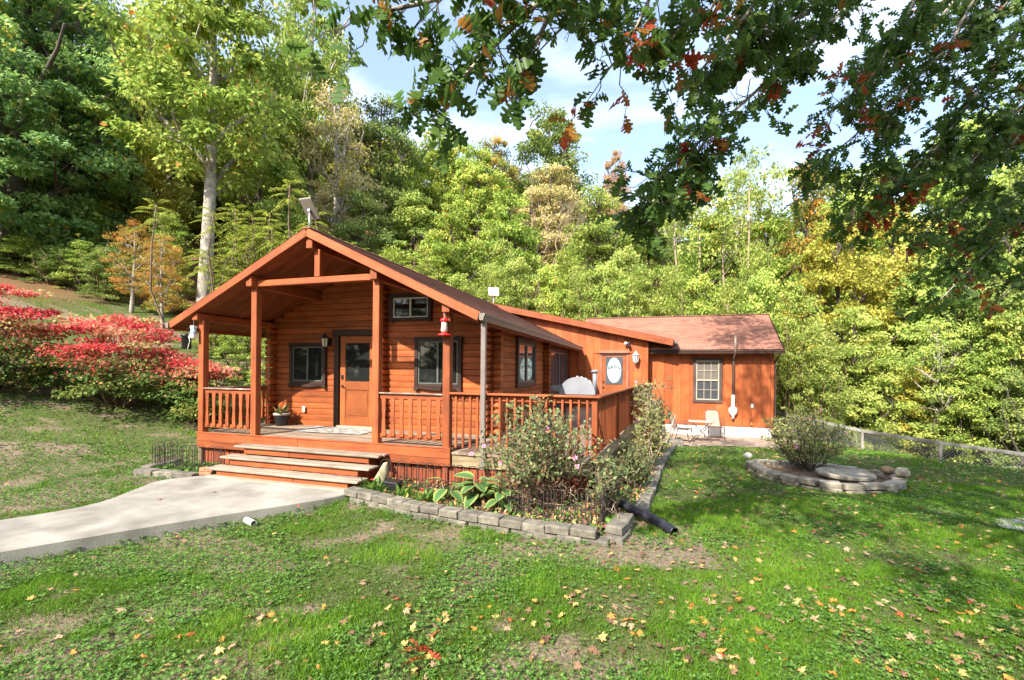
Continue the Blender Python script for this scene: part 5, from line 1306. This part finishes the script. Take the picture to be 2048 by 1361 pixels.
sumac(455, 18, 420, 6, .6, 'yellow-green sumac spray in front of the pale trunk', 3); sumac(690, 19.5, 450, 18, 1.9, 'yellow-green sumac clump behind the upper roof ridge', 4)
sumac(790, 20.5, 510, 18, 2.0, 'yellow-green sumac clump over the middle of the roof ridge', 5)

# ------------------------------------------------------------------ red bushes on the bank
def red_bush(px, py_base, d, Rr, Hh, label, seed, n=70, per=170, bare=0.):
    r = np.random.default_rng(seed); p = at(px, 741, d); zb = tz(p.x, p.y); t = empty('burning_bush', (p.x, p.y, zb), label, 'bush', 'red bushes on the bank'); m = MB()
    C = []
    while len(C) < n:
        q = r.random() * 6.28; tt = r.random(); R = Rr * (.30 + .72 * math.sqrt(max(0, 1 - (tt * .98) ** 2))) * (1 if tt > .25 else .72 + tt); rho = R * r.random() ** .4
        c = np.array([rho * math.cos(q), rho * math.sin(q) * .9, Hh * (.10 + .86 * tt) * (1 - .22 * (rho / Rr) ** 2)])
        if all(np.linalg.norm((c - o) * [1, 1, 1.7]) > .27 for o in C): C.append(c)
    C = np.array(C)
    for c in C[::2]: m.tube(wiggle(r, (c[0] * .12, c[1] * .12, -.1), c, 4, .06), [.022, .018, .014, .010, .005], 4, False)
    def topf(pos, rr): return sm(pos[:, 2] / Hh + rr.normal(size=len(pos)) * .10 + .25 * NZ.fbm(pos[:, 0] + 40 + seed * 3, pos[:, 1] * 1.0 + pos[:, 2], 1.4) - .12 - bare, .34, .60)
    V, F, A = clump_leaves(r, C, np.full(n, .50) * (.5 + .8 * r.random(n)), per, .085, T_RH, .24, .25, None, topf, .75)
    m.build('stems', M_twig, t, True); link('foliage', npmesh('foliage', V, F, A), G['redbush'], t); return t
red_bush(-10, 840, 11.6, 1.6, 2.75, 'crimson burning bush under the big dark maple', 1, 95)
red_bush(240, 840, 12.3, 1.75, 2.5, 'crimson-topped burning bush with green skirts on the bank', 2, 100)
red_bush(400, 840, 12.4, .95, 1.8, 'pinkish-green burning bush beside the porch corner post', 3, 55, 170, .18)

# ------------------------------------------------------------------ flowering shrub, roses, hostas, bed plants
def flower(parent, loc, s, r):
    m = MB()
    for k in range(6):
        a = k * 1.047 + r.random(); d = np.array([math.cos(a), math.sin(a), .25]); w = np.array([-math.sin(a), math.cos(a), 0])
        m.add([(0, 0, 0), d * .55 * s + w * .32 * s, d * s + [0, 0, .1 * s], d * .55 * s - w * .32 * s], [(0, 1, 2, 3)])
    for k in range(5):
        a = k * 1.25; d = np.array([math.cos(a) * .5, math.sin(a) * .5, .7]); w = np.array([-math.sin(a), math.cos(a), 0]); m.add([(0, 0, 0), d * .5 * s + w * .25 * s, d * .8 * s, d * .5 * s - w * .25 * s], [(0, 1, 2, 3)])
    return m.build('flower', M_pink, parent, False, loc, (1.1, .3, -.3 + r.random() * .6))
def stem_bush(name, u, v, Hh, Rr, nst, nleaf, leaf, mat, label, seed, zmin=.35, nf=8, cat='shrub', stem=M_twig, fl=.055, leaf_from=.3, lean=(0, 0), T=T_RH):
    r = np.random.default_rng(seed); zb = tz(u, v) + .02; t = empty(name, (u, v, zb), label, cat); m = MB(); pos = []; dirs = []; tips = []
    for k in range(nst):
        q = r.random() * 6.28; rho = Rr * r.random() ** .5; e = np.array([rho * math.cos(q) + lean[0], rho * math.sin(q) + lean[1], Hh * (.55 + .45 * r.random()) * (1 - .25 * (rho / Rr) ** 2)])
        b = np.array([.12 * Rr * math.cos(q), .12 * Rr * math.sin(q), -.05]); P = wiggle(r, b, e, 5, .045); m.tube(P, list(np.linspace(.011, .003, 6)), 4, False); tips.append(P[-1])
        segs = [P]
        for j in range(5):
            i = int(r.integers(2, 5)); s = P[i] + (P[i + 1] - P[i]) * r.random(); L = .18 + .25 * r.random(); dd = unit(r.normal(size=3) * [1, 1, .5] + [0, 0, .45]); Q = wiggle(r, s, s + dd * L * (Hh / 1.7), 3, .07); m.tube(Q, [.005, .004, .003, .0015], 3, False); segs.append(Q); tips.append(Q[-1])
        for Q in segs:
            Q = np.array(Q)
            for _ in range(max(1, nleaf // (nst * 6))):
                x = leaf_from + (1 - leaf_from) * r.random() if Q is segs[0] else r.random(); f = x * (len(Q) - 1); i = min(int(f), len(Q) - 2); pp = Q[i] + (Q[i + 1] - Q[i]) * (f - i)
                if pp[2] < zmin * Hh and r.random() < .75: continue
                pos.append(pp + r.normal(size=3) * .02); dirs.append(unit(r.normal(size=3) + [0, 0, .2]))
    n = len(pos); pos = np.array(pos); V, F, A = scatter(T, pos, np.array(dirs), r.normal(size=(n, 3)) * .6 + [0, -.2, 1], leaf * (.6 + .8 * r.random(n)), np.clip(r.normal(.48, .24, n), 0, 1))
    m.build('stems', stem, t, False); link('foliage', npmesh('foliage', V, F, A), G[mat], t)
    tp = sorted(tips, key=lambda p: r.random())[:nf]
    for p in tp:
        s = np.array(p); s[1] -= .05; flower(t, s, fl * (.7 + .6 * r.random()), r)
    return t
stem_bush('althea_shrub', 4.42, -.62, 1.72, .98, 58, 4700, .06, 'althea', 'rose-of-sharon shrub with pink blossoms in front of the side deck railing', 21, .30, 11, 'shrub', M_twigr, .042)
stem_bush('althea_shrub', 5.38, -.75, .85, .42, 16, 700, .06, 'althea', 'thin leggy shrub at the corner of the side deck', 22, .35, 0)
stem_bush('tall_aster', 5.98, 2.6, 1.9, .24, 16, 1300, .065, 'rose', 'tall leggy plant rising beside the side deck railing', 23, .12, 3, 'plant', M_twigg, .03)
stem_bush('tall_aster', 6.05, 4.4, 2.2, .24, 14, 1100, .07, 'althea', 'tall green plant against the dark corner of the addition', 24, .1, 4, 'plant', M_twigg, .03)
stem_bush('leggy_plant', 5.72, .7, .95, .35, 20, 1100, .06, 'althea', 'low leggy plant under the edge beam of the side deck', 25, .1, 0, 'plant')
stem_bush('leggy_plant', 5.66, 1.7, 1.0, .3, 16, 900, .06, 'rose', 'straggly plant between the deck edge and its border', 26, .1, 0, 'plant')
stem_bush('rose_bush', 9.05, 3.75, 1.45, .78, 48, 4200, .055, 'rose', 'straggly rose bush with pink blooms in the planter ring', 27, .28, 9, 'bush', M_barkd, .032, .35)
# dead lower twigs of the shrub
rr = np.random.default_rng(8); m = MB()
for k in range(60):
    a = np.array([4.1 + 1.5 * rr.random(), -1.1 + .9 * rr.random(), .1 + .5 * rr.random()]); m.tube(wiggle(rr, a, a + rr.normal(size=3) * [.35, .2, .15], 4, .08), [.005, .004, .004, .003, .002], 3, False)
o = m.build('dead_twigs', M_twigg, None); tag(o, 'tangle of dead twigs under the flowering shrub', 'twigs', None, 'stuff')
def hosta_leaf_mesh():
    key = 'hosta'
    if key in _cb: return _cb[key]
    V = []; F = []; T = []; n, k = 8, 7
    for i in range(n + 1):
        t = i / n; w = .36 * math.sin(math.pi * min(1, t * .86 + .12)) ** .8 * (1 - .25 * t) if t < 1 else .0
        for j in range(k):
            y = (j / (k - 1) * 2 - 1); V.append((t, y * w, .10 * abs(y) * w * 2 - .30 * t * t + .02 * math.sin(j * 3.1))); T.append(.85 + .12 * (i % 2) if abs(y) > .6 or t > .93 else .25 + .2 * (j % 2))
    for i in range(n):
        for j in range(k - 1): a = i * k + j; F += [(a, a + k, a + k + 1), (a, a + k + 1, a + 1)]
    _cb[key] = npmesh('hosta_leaf', np.array(V), np.array(F), {'tint': np.array(T)}, True); return _cb[key]
def hosta(u, v, s, n, label, seed, lean=0):
    r = random.Random(seed); zb = tz(u, v) + .06; t = empty('hosta', (u, v, zb), label, 'plant', 'variegated hostas in the porch bed')
    for k in range(n):
        a = k * 2.4 + r.uniform(-.3, .3); el = r.uniform(.15, .95); h = .12 + .30 * el * s / .3; q = (math.cos(a) * .10, math.sin(a) * .10, h)
        m = MB(); m.tube([(0, 0, 0), (q[0] * .6, q[1] * .6, h * .6), q], .008, 5); m.build('stalk', M_twigg if k % 4 == 0 else G['weed'], t)
        L = s * r.uniform(.75, 1.2); o = link('leaf', hosta_leaf_mesh(), G['hosta'], t, q, (r.uniform(-.3, .3), -el * .7 + .35, a)); o.scale = (L, L, L)
hosta(3.62, -.78, .27, 20, 'large yellow-edged hosta before the porch skirting', 1); hosta(4.05, -1.0, .22, 13, 'smaller yellow-edged hosta beneath the flowering shrub', 2); hosta(3.15, -.85, .24, 7, 'drooping yellowed hosta in the middle of the porch bed', 3)
for u, v, s, sd, lb in ((1.95, -.85, .20, 4, 'pale green strap-leaved clump behind the border blocks by the steps'), (2.45, -.95, .16, 5, 'small pale clump in the leaf litter of the porch bed'), (2.85, -1.05, .15, 6, 'low green clump close to the block border')):
    r = np.random.default_rng(sd); n = 46; t = empty('perennial', (u, v, tz(u, v) + .06), lb, 'plant'); a = r.random(n) * 6.28; e = .4 + .9 * r.random(n)
    dirs = np.stack([np.cos(a) * np.cos(e), np.sin(a) * np.cos(e), np.sin(e)], 1); V, F, A = scatter(T_LONG, r.normal(size=(n, 3)) * [.05, .04, .01] + dirs * .03, dirs, np.tile([0, 0, 1.], (n, 1)) + .2, s * (.7 + .8 * r.random(n)), np.clip(r.normal(.75, .2, n), 0, 1)); link('foliage', npmesh('foliage', V, F, A), G['weed'], t)
r = np.random.default_rng(77); n = 26; t = bpy.data.objects['plant_pot']; a = r.random(n) * 6.28; e = .5 + .8 * r.random(n)
dirs = np.stack([np.cos(a) * np.cos(e), np.sin(a) * np.cos(e), np.sin(e)], 1); V, F, A = scatter(T_LONG, r.normal(size=(n, 3)) * [.06, .06, .01] + [0, 0, .26], dirs, np.tile([0, 0, 1.], (n, 1)) + .2, .26 * (.6 + .7 * r.random(n)), np.clip(r.normal(.6, .3, n), 0, 1)); link('plant', npmesh('plant', V, F, A), G['rose'], t)
def ground_plants(name, label, poly, n, size, mat, seed, dz=.06, cat='plants'):
    r = np.random.default_rng(seed); a = np.array(poly); P = []
    while len(P) < n:
        u = r.uniform(a[:, 0].min(), a[:, 0].max()); v = r.uniform(a[:, 1].min(), a[:, 1].max())
        if in_poly(np.array([u]), np.array([v]), poly)[0] and r.random() < .25 + 1.2 * (NZ.fbm(u, v, 2.2) - .3): P.append((u, v))
    P = np.array(P); z = terr(P[:, 0], P[:, 1]) + dz; ang = r.random(n) * 6.28; el = .2 + .8 * r.random(n); dirs = np.stack([np.cos(ang) * np.cos(el), np.sin(ang) * np.cos(el), np.sin(el)], 1)
    V, F, A = scatter(T_RH, np.stack([P[:, 0], P[:, 1], z + .06 * r.random(n)], 1), dirs, np.tile([0, 0, 1.], (n, 1)) + r.normal(size=(n, 3)) * .3, size * (.6 + .8 * r.random(n)), np.clip(r.normal(.5, .22, n), 0, 1))
    return tag(link(name, npmesh(name, V, F, A), G[mat]), label, cat, None, 'stuff')
ground_plants('ground_cover', 'low green weeds filling the porch bed', BED, 2600, .07, 'weed', 31)
ground_plants('leaf_litter', 'brown dead leaves lying in the porch bed', BED, 3800, .07, 'fallen', 32, .05, 'leaf litter')
ground_plants('ivy_patch', 'green weeds growing by the porch corner and short border', [(-3.1, -.8), (-1.5, -.75), (-1.5, -.1), (-3.0, -.1)], 700, .07, 'weed', 33, .03)

# ------------------------------------------------------------------ the oak that overhangs the viewer
OK_ = empty('white_oak', (10.2, -8.2, tz(10.2, -8.2)), 'overhanging oak with lobed dark green and russet leaves', 'tree'); o0 = OK_.location.copy()
ro = np.random.default_rng(101); m = MB()
trunk = [Vector((10.2, -8.2, -.4)), Vector((10.15, -8.2, .6)), Vector((10.05, -8.1, 2.2)), Vector((9.9, -8.0, 4.2)), Vector((9.6, -7.8, 6.6)), Vector((9.2, -7.6, 9.5)), Vector((8.9, -7.4, 12.5)), Vector((8.8, -7.2, 15))]
m.tube([p - o0 for p in trunk], [.46, .36, .32, .30, .25, .18, .10, .04], 12); m.build('trunk', M_bark, OK_, True)
LIMBS = [[(9.85, -8.0, 4.6), (9.0, -6.2, 5.8), (7.9, -4.6, 6.2), (7.0, -3.4, 6.0)],
         [(9.8, -7.95, 5.0), (10.4, -5.8, 6.2), (10.9, -3.6, 6.6), (11.0, -1.8, 6.4)],
         [(9.7, -7.9, 5.6), (8.2, -7.0, 6.6), (6.6, -5.8, 6.6), (5.4, -5.2, 5.9)],
         [(9.5, -7.7, 7.6), (8.0, -6.4, 9.4), (6.6, -5.4, 10.6)], [(9.4, -7.7, 8.4), (9.9, -5.6, 10.2), (10.2, -4.2, 11.4)], [(9.2, -7.6, 9.6), (7.8, -8.2, 11.4), (6.6, -8.6, 12.4)], [(9.9, -8.0, 4.8), (11.6, -8.4, 6.4), (13.0, -8.6, 7.2)]]
LP = []
for L in LIMBS:
    P = [Vector(p) for p in L]; m = MB(); m.tube([p - o0 for p in P], list(np.linspace(.15, .055, len(P))), 8); m.build('limb', M_bark, OK_, True)
    for i in range(len(P) - 1):
        for k in range(5): LP.append(np.array(P[i].lerp(P[i + 1], k / 5)))
LP = np.array(LP)
# hanging boughs: (bearing, height) points of the photograph at their own distances
BOUGHS = [
    ([(1760, -60, 4.6), (1700, 10, 4.5), (1610, 90, 4.3), (1510, 185, 4.1), (1420, 265, 3.9), (1330, 345, 3.7), (1275, 395, 3.5)], 1.0),
    ([(1560, -80, 3.9), (1500, 20, 3.8), (1420, 120, 3.6), (1360, 190, 3.5)], .8),
    ([(1160, -90, 2.7), (1090, -10, 2.7), (1020, 60, 2.7), (950, 130, 2.65), (890, 195, 2.6), (865, 240, 2.6)], .9),
    ([(1190, -70, 2.8), (1100, 30, 2.8), (1050, 130, 2.75), (1010, 200, 2.7)], .7),
    ([(1060, -90, 2.6), (960, -30, 2.6), (850, 5, 2.55), (760, 25, 2.55), (700, 45, 2.5)], .9),
    ([(1330, -80, 3.1), (1290, 20, 3.1), (1250, 100, 3.0), (1200, 160, 3.0)], .8),
    ([(1440, -80, 3.4), (1390, 10, 3.3), (1330, 100, 3.3), (1290, 150, 3.2)], .9),
    ([(1990, -80, 5.2), (1900, 90, 5.1), (1800, 190, 5.0), (1700, 280, 4.9), (1610, 350, 4.8)], 1.0),
    ([(2110, -60, 5.6), (2000, 120, 5.5), (1900, 260, 5.4), (1790, 380, 5.3), (1690, 440, 5.2)], 1.0),
    ([(2160, 120, 5.8), (2040, 270, 5.7), (1930, 400, 5.6), (1830, 480, 5.5)], 1.0),
    ([(2180, 300, 6.0), (2060, 430, 5.9), (1950, 530, 5.8), (1880, 600, 5.7)], .9),
    ([(1860, -60, 5.0), (1800, 60, 4.9), (1740, 160, 4.8), (1650, 230, 4.7)], 1.0),
    ([(2080, -60, 5.4), (1980, 40, 5.3), (1900, 120, 5.2)], 1.0),
    ([(2190, 20, 5.6), (2080, 160, 5.5), (2000, 250, 5.4), (1940, 330, 5.3)], 1.0),
    ([(1640, -70, 4.2), (1560, 40, 4.1), (1480, 110, 4.0), (1440, 150, 4.0)], .8),
    ([(1420, 265, 3.9), (1370, 350, 3.7), (1330, 410, 3.6), (1290, 450, 3.5)], 1.3),
    ([(1800, 190, 5.0), (1760, 300, 5.0), (1720, 380, 4.9)], .9),
    ([(2170, 420, 5.6), (2070, 520, 5.6), (2000, 600, 5.5)], .8),
    ([(1960, -60, 5.6), (1860, 60, 5.6), (1770, 110, 5.5), (1690, 150, 5.4)], 1.1),
    ([(2180, 80, 6.2), (2060, 200, 6.2), (1960, 300, 6.1), (1860, 340, 6.0)], 1.1),
    ([(2180, 220, 6.4), (2080, 340, 6.3), (1990, 440, 6.2), (1900, 520, 6.1)], 1.1),
    ([(1700, -70, 4.0), (1620, 20, 4.0), (1540, 70, 3.9), (1470, 60, 3.8)], .9),
    ([(1900, 260, 5.4), (1840, 340, 5.3), (1760, 430, 5.2)], 1.0),
    ([(1240, -70, 2.9), (1180, 10, 2.9), (1130, 50, 2.85), (1090, 90, 2.8)], .9),
]
pos = []; dirs = []; nr = []; sz = []; tn = []; dep = []
for path, dens in BOUGHS:
    P = [np.array(at(*q)) for q in path]
    s = P[0]; lm = LP[np.argmin(np.linalg.norm(LP - s - [0, 0, .3], axis=1))]
    F_ = ([lm, (lm + s) / 2 + [0, 0, .12]] if path[0][1] < 0 or path[0][0] > 2048 else []) + P
    m = MB(); m.tube([Vector(p) - o0 for p in F_], list(np.linspace(.030 if len(F_) > len(P) else .016, .005, len(F_))), 6, False); m.build('bough', M_bark, OK_, True)
    m = MB()
    for i in range(len(P) - 1):
        L = np.linalg.norm(P[i + 1] - P[i]); nt_ = max(2, int(L / .040 * dens))
        for _ in range(nt_):
            b = P[i] + (P[i + 1] - P[i]) * ro.random(); dd = unit(unit(P[i + 1] - P[i]) * .5 + ro.normal(size=3) * .75 + [0, 0, -.25]); TL = .10 + .36 * ro.random(); e = b + dd * TL
            Q = wiggle(ro, b, e, 3, .07); m.tube([Vector(p) - o0 for p in Q], [.005, .004, .003, .002], 4, False)
            red = ro.random() < .06 + .10 * (NZ3(b[0] * 1.6, b[2] * 1.6 + 9) > .72)
            for _k in range(int(ro.integers(5, 9))):
                x = .45 + .55 * ro.random(); pp = b + (e - b) * x; d3 = unit(dd * .6 + ro.normal(size=3) * .75 + [0, 0, -.35])
                pos.append(pp); dirs.append(d3); nr.append(ro.normal(size=3) * .6 + [0, 0, .9]); sz.append(.11 + .07 * ro.random()); tn.append(.86 + .14 * ro.random() if red else .8 * ro.random())
    o = m.build('twigs', M_barkd, OK_, False); o['kind'] = 'stuff'
pos = np.array(pos); dirs = np.array(dirs); nr = np.array(nr); sz = np.array(sz); tn = np.array(tn)
rel = pos - np.array(EYE); dd_ = rel[:, 1] * math.cos(YAW) - rel[:, 0] * math.sin(YAW); side_ = rel[:, 0] * math.cos(YAW) + rel[:, 1] * math.sin(YAW)
show = (np.abs(side_ / dd_) < 1.10) & (rel[:, 2] / dd_ < .80) & (dd_ > .5)
score = np.where(show, sz / np.maximum(dd_, .3), -1); big = np.argsort(-score)[:300]; rest = np.ones(len(pos), bool); rest[big] = False
LEAFM = []
for k in range(12):
    tt = .05 + .065 * k if k < 9 else .88 + .05 * (k - 9)
    V0 = T_OAK[0].copy(); V0[:, 1] *= 1 + .15 * math.sin(k); V0[:, 2] *= 1 + .5 * math.sin(k * 2.1)
    me = npmesh('oak_leaf', V0, T_OAK[1], {'tint': np.full(len(V0), tt)}); LEAFM.append((tt, me))
for i in big:
    x = unit(dirs[i]); y = unit(np.cross(nr[i], x)); z = np.cross(x, y); M3 = Matrix((x, y, z)).transposed()
    me = min(LEAFM, key=lambda q: abs(q[0] - tn[i]) + .05 * random.random())[1]
    o = link('leaf', me, M_oakleaf, OK_, Vector(pos[i]) - o0, M3); o.scale = (sz[i],) * 3
V, F, A = scatter(T_OAK, pos[rest] - np.array(o0), dirs[rest], nr[rest], sz[rest], tn[rest]); o = link('foliage', npmesh('foliage', V, F, A), M_oakleaf, OK_); o['kind'] = 'stuff'
# upper crown above the frame: shades the side lawn and the wing
C = []
while len(C) < 150:
    c = np.array([ro.uniform(2.5, 14.5), ro.uniform(-12.5, -.5), ro.uniform(6.2, 16)])
    if ((c[0] - 8.8) / 6.2) ** 2 + ((c[1] + 6.4) / 6.0) ** 2 + ((c[2] - 10) / 6.2) ** 2 > 1: continue
    su, sv = c[0] + .343 * (c[2] + .1), c[1] + 1.123 * (c[2] + .1)        # where its shadow lands
    if su < 6.9 + .35 * NZ3(sv, 3., .7) and sv > -1.5: continue
    if su < 5.9 and sv <= -1.5: continue
    if su > 7.0 and NZ3.fbm(su, sv, .55, 2) > .535: continue               # gaps that let sun flecks through
    r3 = c - np.array(EYE); d3 = r3[1] * math.cos(YAW) - r3[0] * math.sin(YAW)
    if d3 > 0 and r3[2] - 1.0 < .86 * d3: continue                        # keep clear of the framed sky
    if all(np.linalg.norm(c - o) > .75 for o in C): C.append(c)
for k in range(17):                                                       # high limbs towards the wing: their shade falls on its roof end and wall
    q = ro.random(2); tu = 8.5 + 1.9 * q[0]; tv_ = 10.8 + 2.1 * q[1]; tz_ = 2.75 + (tv_ - 10.8) * .66
    if k % 6 == 0: tu, tv_, tz_ = 8.4 + 1.7 * q[0], 11.0, .5 + 1.8 * q[1]
    zc = ro.uniform(12, 15.5); C.append(np.array([tu - .343 * (zc - tz_), tv_ - 1.123 * (zc - tz_), zc]))
C = np.array(C); V, F, A = clump_leaves(ro, C - np.array(o0), .80 * (.6 + .7 * ro.random(len(C))), 120, .145, T_RH, .6); A['tint'] = A['tint'] * .8
link('crown', npmesh('crown', V, F, A), M_oakleaf, OK_)
m = MB()
for c in C:
    lm = LP[np.argmin(np.linalg.norm(LP - c + [0, 0, .8], axis=1))]; m.tube([Vector(p) - o0 for p in wiggle(ro, lm, c, 3, .06)], [.04, .03, .02, .008], 4, False)
o = m.build('branches', M_bark, OK_, False); o['kind'] = 'stuff'
# woods behind the viewer (mirrored in the panes)
for k in range(14):
    q = -2.75 + k * .185; u, v, h, rd = 4 + 33 * math.cos(q) * 1.1, -8 + 33 * math.sin(q) * (.95 + .1 * (k % 2)), 14 + 2 * (k % 3), 5.2
    t = empty('roadside_tree', (u, v, tz(u, v)), 'green tree of the far wood across the yard', 'tree', 'trees across the yard', k); t.scale = (rd / 3, rd / 3, h / 10)
    w_, l_ = PROTO[('low_a', 'low_b')[k % 2]]; link('trunk', w_, M_barkd, t); link('crown', l_, G[('green', 'yelgreen', 'dkgreen')[k % 3]], t)

# ------------------------------------------------------------------ lawn: grass, weeds, fallen leaves
rg = np.random.default_rng(55)
def inside(u, v):
    ok = ~(in_poly(u, v, [(a_ + (-.6 - a_) * .015, b_ + (-2.5 - b_) * .015) for a_, b_ in WALK]) | in_poly(u, v, BED) | in_poly(u, v, HOUSE) | in_poly(u, v, PATIO) | in_poly(u, v, RING))
    return ok & (woods(u, v) < .5)
def sample(n, d0, d1):
    """random lawn points between distances d0 and d1 ahead of the viewer's stand, a little wider than the frame."""
    d = np.sqrt(rg.random(n) * (d1 ** 2 - d0 ** 2) + d0 ** 2); x = (rg.random(n) * 2 - 1) * 1.2 * d
    c, s = math.cos(YAW), math.sin(YAW); u = EYE.x + x * c - d * s; v = EYE.y + x * s + d * c
    k = inside(u, v); return u[k], v[k], d[k]
def blades(n, d0, d1, h, w, tall):
    u, v, d = sample(n, d0, d1); dens = 1 - .97 * np.clip(barren(u, v) * 1.1, 0, 1); lush = .5 * NZ.fbm(u, v, 1.2) + .5 * NZ2.fbm(u, v, 3.6)
    k = rg.random(len(u)) < dens * (.45 + .9 * sm(lush, .32, .6)); u, v, lush = u[k], v[k], lush[k]; n = len(u)
    dry = rg.random(n) < .09 + .24 * sm(NZ3.fbm(u, v, 1.1), .45, .65) * (1 - .6 * sm(u, 5.2, 7.))
    z = terr(u, v); a = rg.random(n) * 6.28; hh = h * (.45 + .75 * rg.random(n)) * (.55 + .9 * sm(lush, .35, .75)); lean = (.25 + .75 * rg.random(n)) * hh
    ld = rg.random(n) * 6.28; ww = w * (.6 + .7 * rg.random(n)); b = np.stack([u, v, z - .005], 1); sd = np.stack([np.cos(a), np.sin(a), 0 * a], 1) * ww[:, None] / 2
    ln = np.stack([np.cos(ld), np.sin(ld), 0 * ld], 1)
    tint = np.clip(.12 + .42 * rg.random(n) + 1.1 * (lush - .42) + .3 * (NZ2.fbm(u, v, .9) - .5), 0, .88); tint = np.where(dry, .9 + .1 * rg.random(n), tint); hh = np.where(dry, hh * .45, hh); lean = np.where(dry, lean * 1.8, lean)
    if tall:
        md = b + ln * lean[:, None] * .35 + np.array([0, 0, 1]) * hh[:, None] * .62; tp = b + ln * lean[:, None] + np.array([0, 0, 1]) * hh[:, None] * .95
        V = np.stack([b - sd, b + sd, md + sd * .8, md - sd * .8, tp], 1).reshape(-1, 3); i = np.arange(n)[:, None, None] * 5; F = (np.array([(0, 1, 2), (0, 2, 3), (3, 2, 4)])[None] + i).reshape(-1, 3); k_ = 5
    else:
        tp = b + ln * lean[:, None] + np.array([0, 0, 1]) * hh[:, None]; V = np.stack([b - sd, b + sd, tp], 1).reshape(-1, 3); F = np.arange(n * 3).reshape(-1, 3); k_ = 3
    return V, F, {'tint': np.repeat(tint, k_)}
parts = [blades(250000, 2.0, 4.6, .056, .005, True), blades(300000, 4.6, 8.5, .06, .0075, False), blades(230000, 8.5, 21, .075, .016, False)]
V, F, A = join(parts); tag(link('grass', npmesh('grass', V, F, A), G['grass']), 'patchy green lawn grass around the cabin', 'grass', None, 'stuff')
def weeds(n, d0, d1, s):
    u, v, d = sample(n, d0, d1); f = NZ3.fbm(u, v, .9, 2); k = rg.random(len(u)) < .12 + .9 * sm(f, .45, .62); u, v = u[k], v[k]; n = len(u); z = terr(u, v) + .012 + .03 * rg.random(n)
    a0 = rg.random(n) * 6.28; P = []
    for j in range(3):
        a = a0 + j * 2.094; dirs = np.stack([np.cos(a), np.sin(a), .25 + .4 * rg.random(n)], 1); P.append(scatter(T_RH, np.stack([u, v, z], 1), dirs, np.tile([0, 0, 1.], (n, 1)) + rg.normal(size=(n, 3)) * .25, s * (.6 + .8 * rg.random(n)), np.clip(rg.normal(.5, .25, n), 0, 1)))
    return join(P)
V, F, A = join([weeds(26000, 2.0, 5, .026), weeds(30000, 5, 9, .032), weeds(22000, 9, 16, .05)]); tag(link('lawn_weeds', npmesh('lawn_weeds', V, F, A), G['weed']), 'clover and broad-leaved weeds among the grass', 'weeds', None, 'stuff')
# fallen leaves: the 300 that show largest are things of their own
def fallen_points(n, d0, d1):
    u, v, d = sample(n, d0, d1); k = rg.random(len(u)) < .18 + .8 * sm(u - .25 * v, 2.2, 7.5) * 1.0 + .25 * sm(NZ.fbm(u, v, .7), .5, .7); return u[k], v[k], d[k]
u, v, d = fallen_points(1200, 2.2, 6.2); o_ = np.argsort(d)[:300]
COLS = [('brown', .08), ('dull brown', .2), ('tan', .42), ('pale tan', .5), ('yellow', .64), ('golden', .70), ('orange', .82), ('red', .97)]
FM = []
for k, (nm, tt) in enumerate(COLS):
    V0 = T_FALL[0] - [.3, 0, 0]; V0 = V0.copy(); V0[:, 2] += .35 * (V0[:, 0] ** 2) * math.sin(k * 1.7 + .6) * 1.7 + .9 * V0[:, 1] ** 2 * math.cos(k * 2.3) + .10 * np.sin(V0[:, 0] * 7 + V0[:, 1] * 5 + k); V0[:, 1] *= 1 + .12 * math.sin(k * 3)
    FM.append(npmesh('fallen_leaf', V0, T_FALL[1], {'tint': np.full(len(V0), tt)}))
wts = [.12, .17, .14, .11, .14, .10, .16, .06]
for i in o_:
    k = int(rg.choice(8, p=wts)); o = link('fallen_leaf', FM[k], G['fallen'], None, (u[i], v[i], tz(u[i], v[i]) + .022 + .022 * rg.random()), (rg.normal() * .28, rg.normal() * .28, rg.random() * 6.28)); s = .048 + .042 * rg.random(); o.scale = (s, s, s)
    tag(o, f'{COLS[k][0]} maple leaf fallen on the lawn grass', 'leaf', 'fallen leaves on the lawn')
u, v, d = fallen_points(9500, 3.0, 15); n = len(u); a = rg.random(n) * 6.28
T2 = (T_FALL[0] - [.3, 0, 0], T_FALL[1])
V, F, A = scatter(T2, np.stack([u, v, terr(u, v) + .02 + .025 * rg.random(n)], 1), np.stack([np.cos(a), np.sin(a), rg.normal(size=n) * .25], 1), np.tile([0, 0, 1.], (n, 1)) + rg.normal(size=(n, 3)) * .3, .038 + .045 * rg.random(n), rg.choice([c[1] for c in COLS], size=n, p=[.26, .24, .16, .08, .09, .06, .08, .03]))
tag(link('leaf_litter', npmesh('leaf_litter', V, F, A), G['fallen']), 'smaller fallen leaves scattered over the whole lawn', 'leaf litter', None, 'stuff')
# a dark clump of crumpled leaves
r = np.random.default_rng(4); pc = at(845, 1240, 3.12); t = empty('leaf_clump', (pc.x, pc.y, tz(pc.x, pc.y) + .02), 'clump of crumpled dark red-brown oak leaves on the grass', 'leaf clump')
for k in range(9):
    o = link('leaf', LEAFM[9 + k % 3][1], G['fallen'], t, (r.normal() * .035, r.normal() * .03, .02 + .01 * k), (r.normal() * .8, r.normal() * .8, r.random() * 6.28)); o.scale = (.13,) * 3
# leaves on the walk and treads
for px, py, z in ((690, 972, .02), (650, 962, .03), (430, 985, .012), (320, 1000, .012), (596, 1012, .012)):
    q = ray(px, py); p = EYE + q * ((z - EYE.z) / q.z); k = int(rg.choice(8)); o = link('fallen_leaf', FM[k], G['fallen'], None, (p.x, p.y, z + .012), (.1, .1, rg.random() * 6)); o.scale = (.06,) * 3
    tag(o, f'{COLS[k][0]} leaf lying on the concrete walk by the steps', 'leaf', 'leaves on the walk')
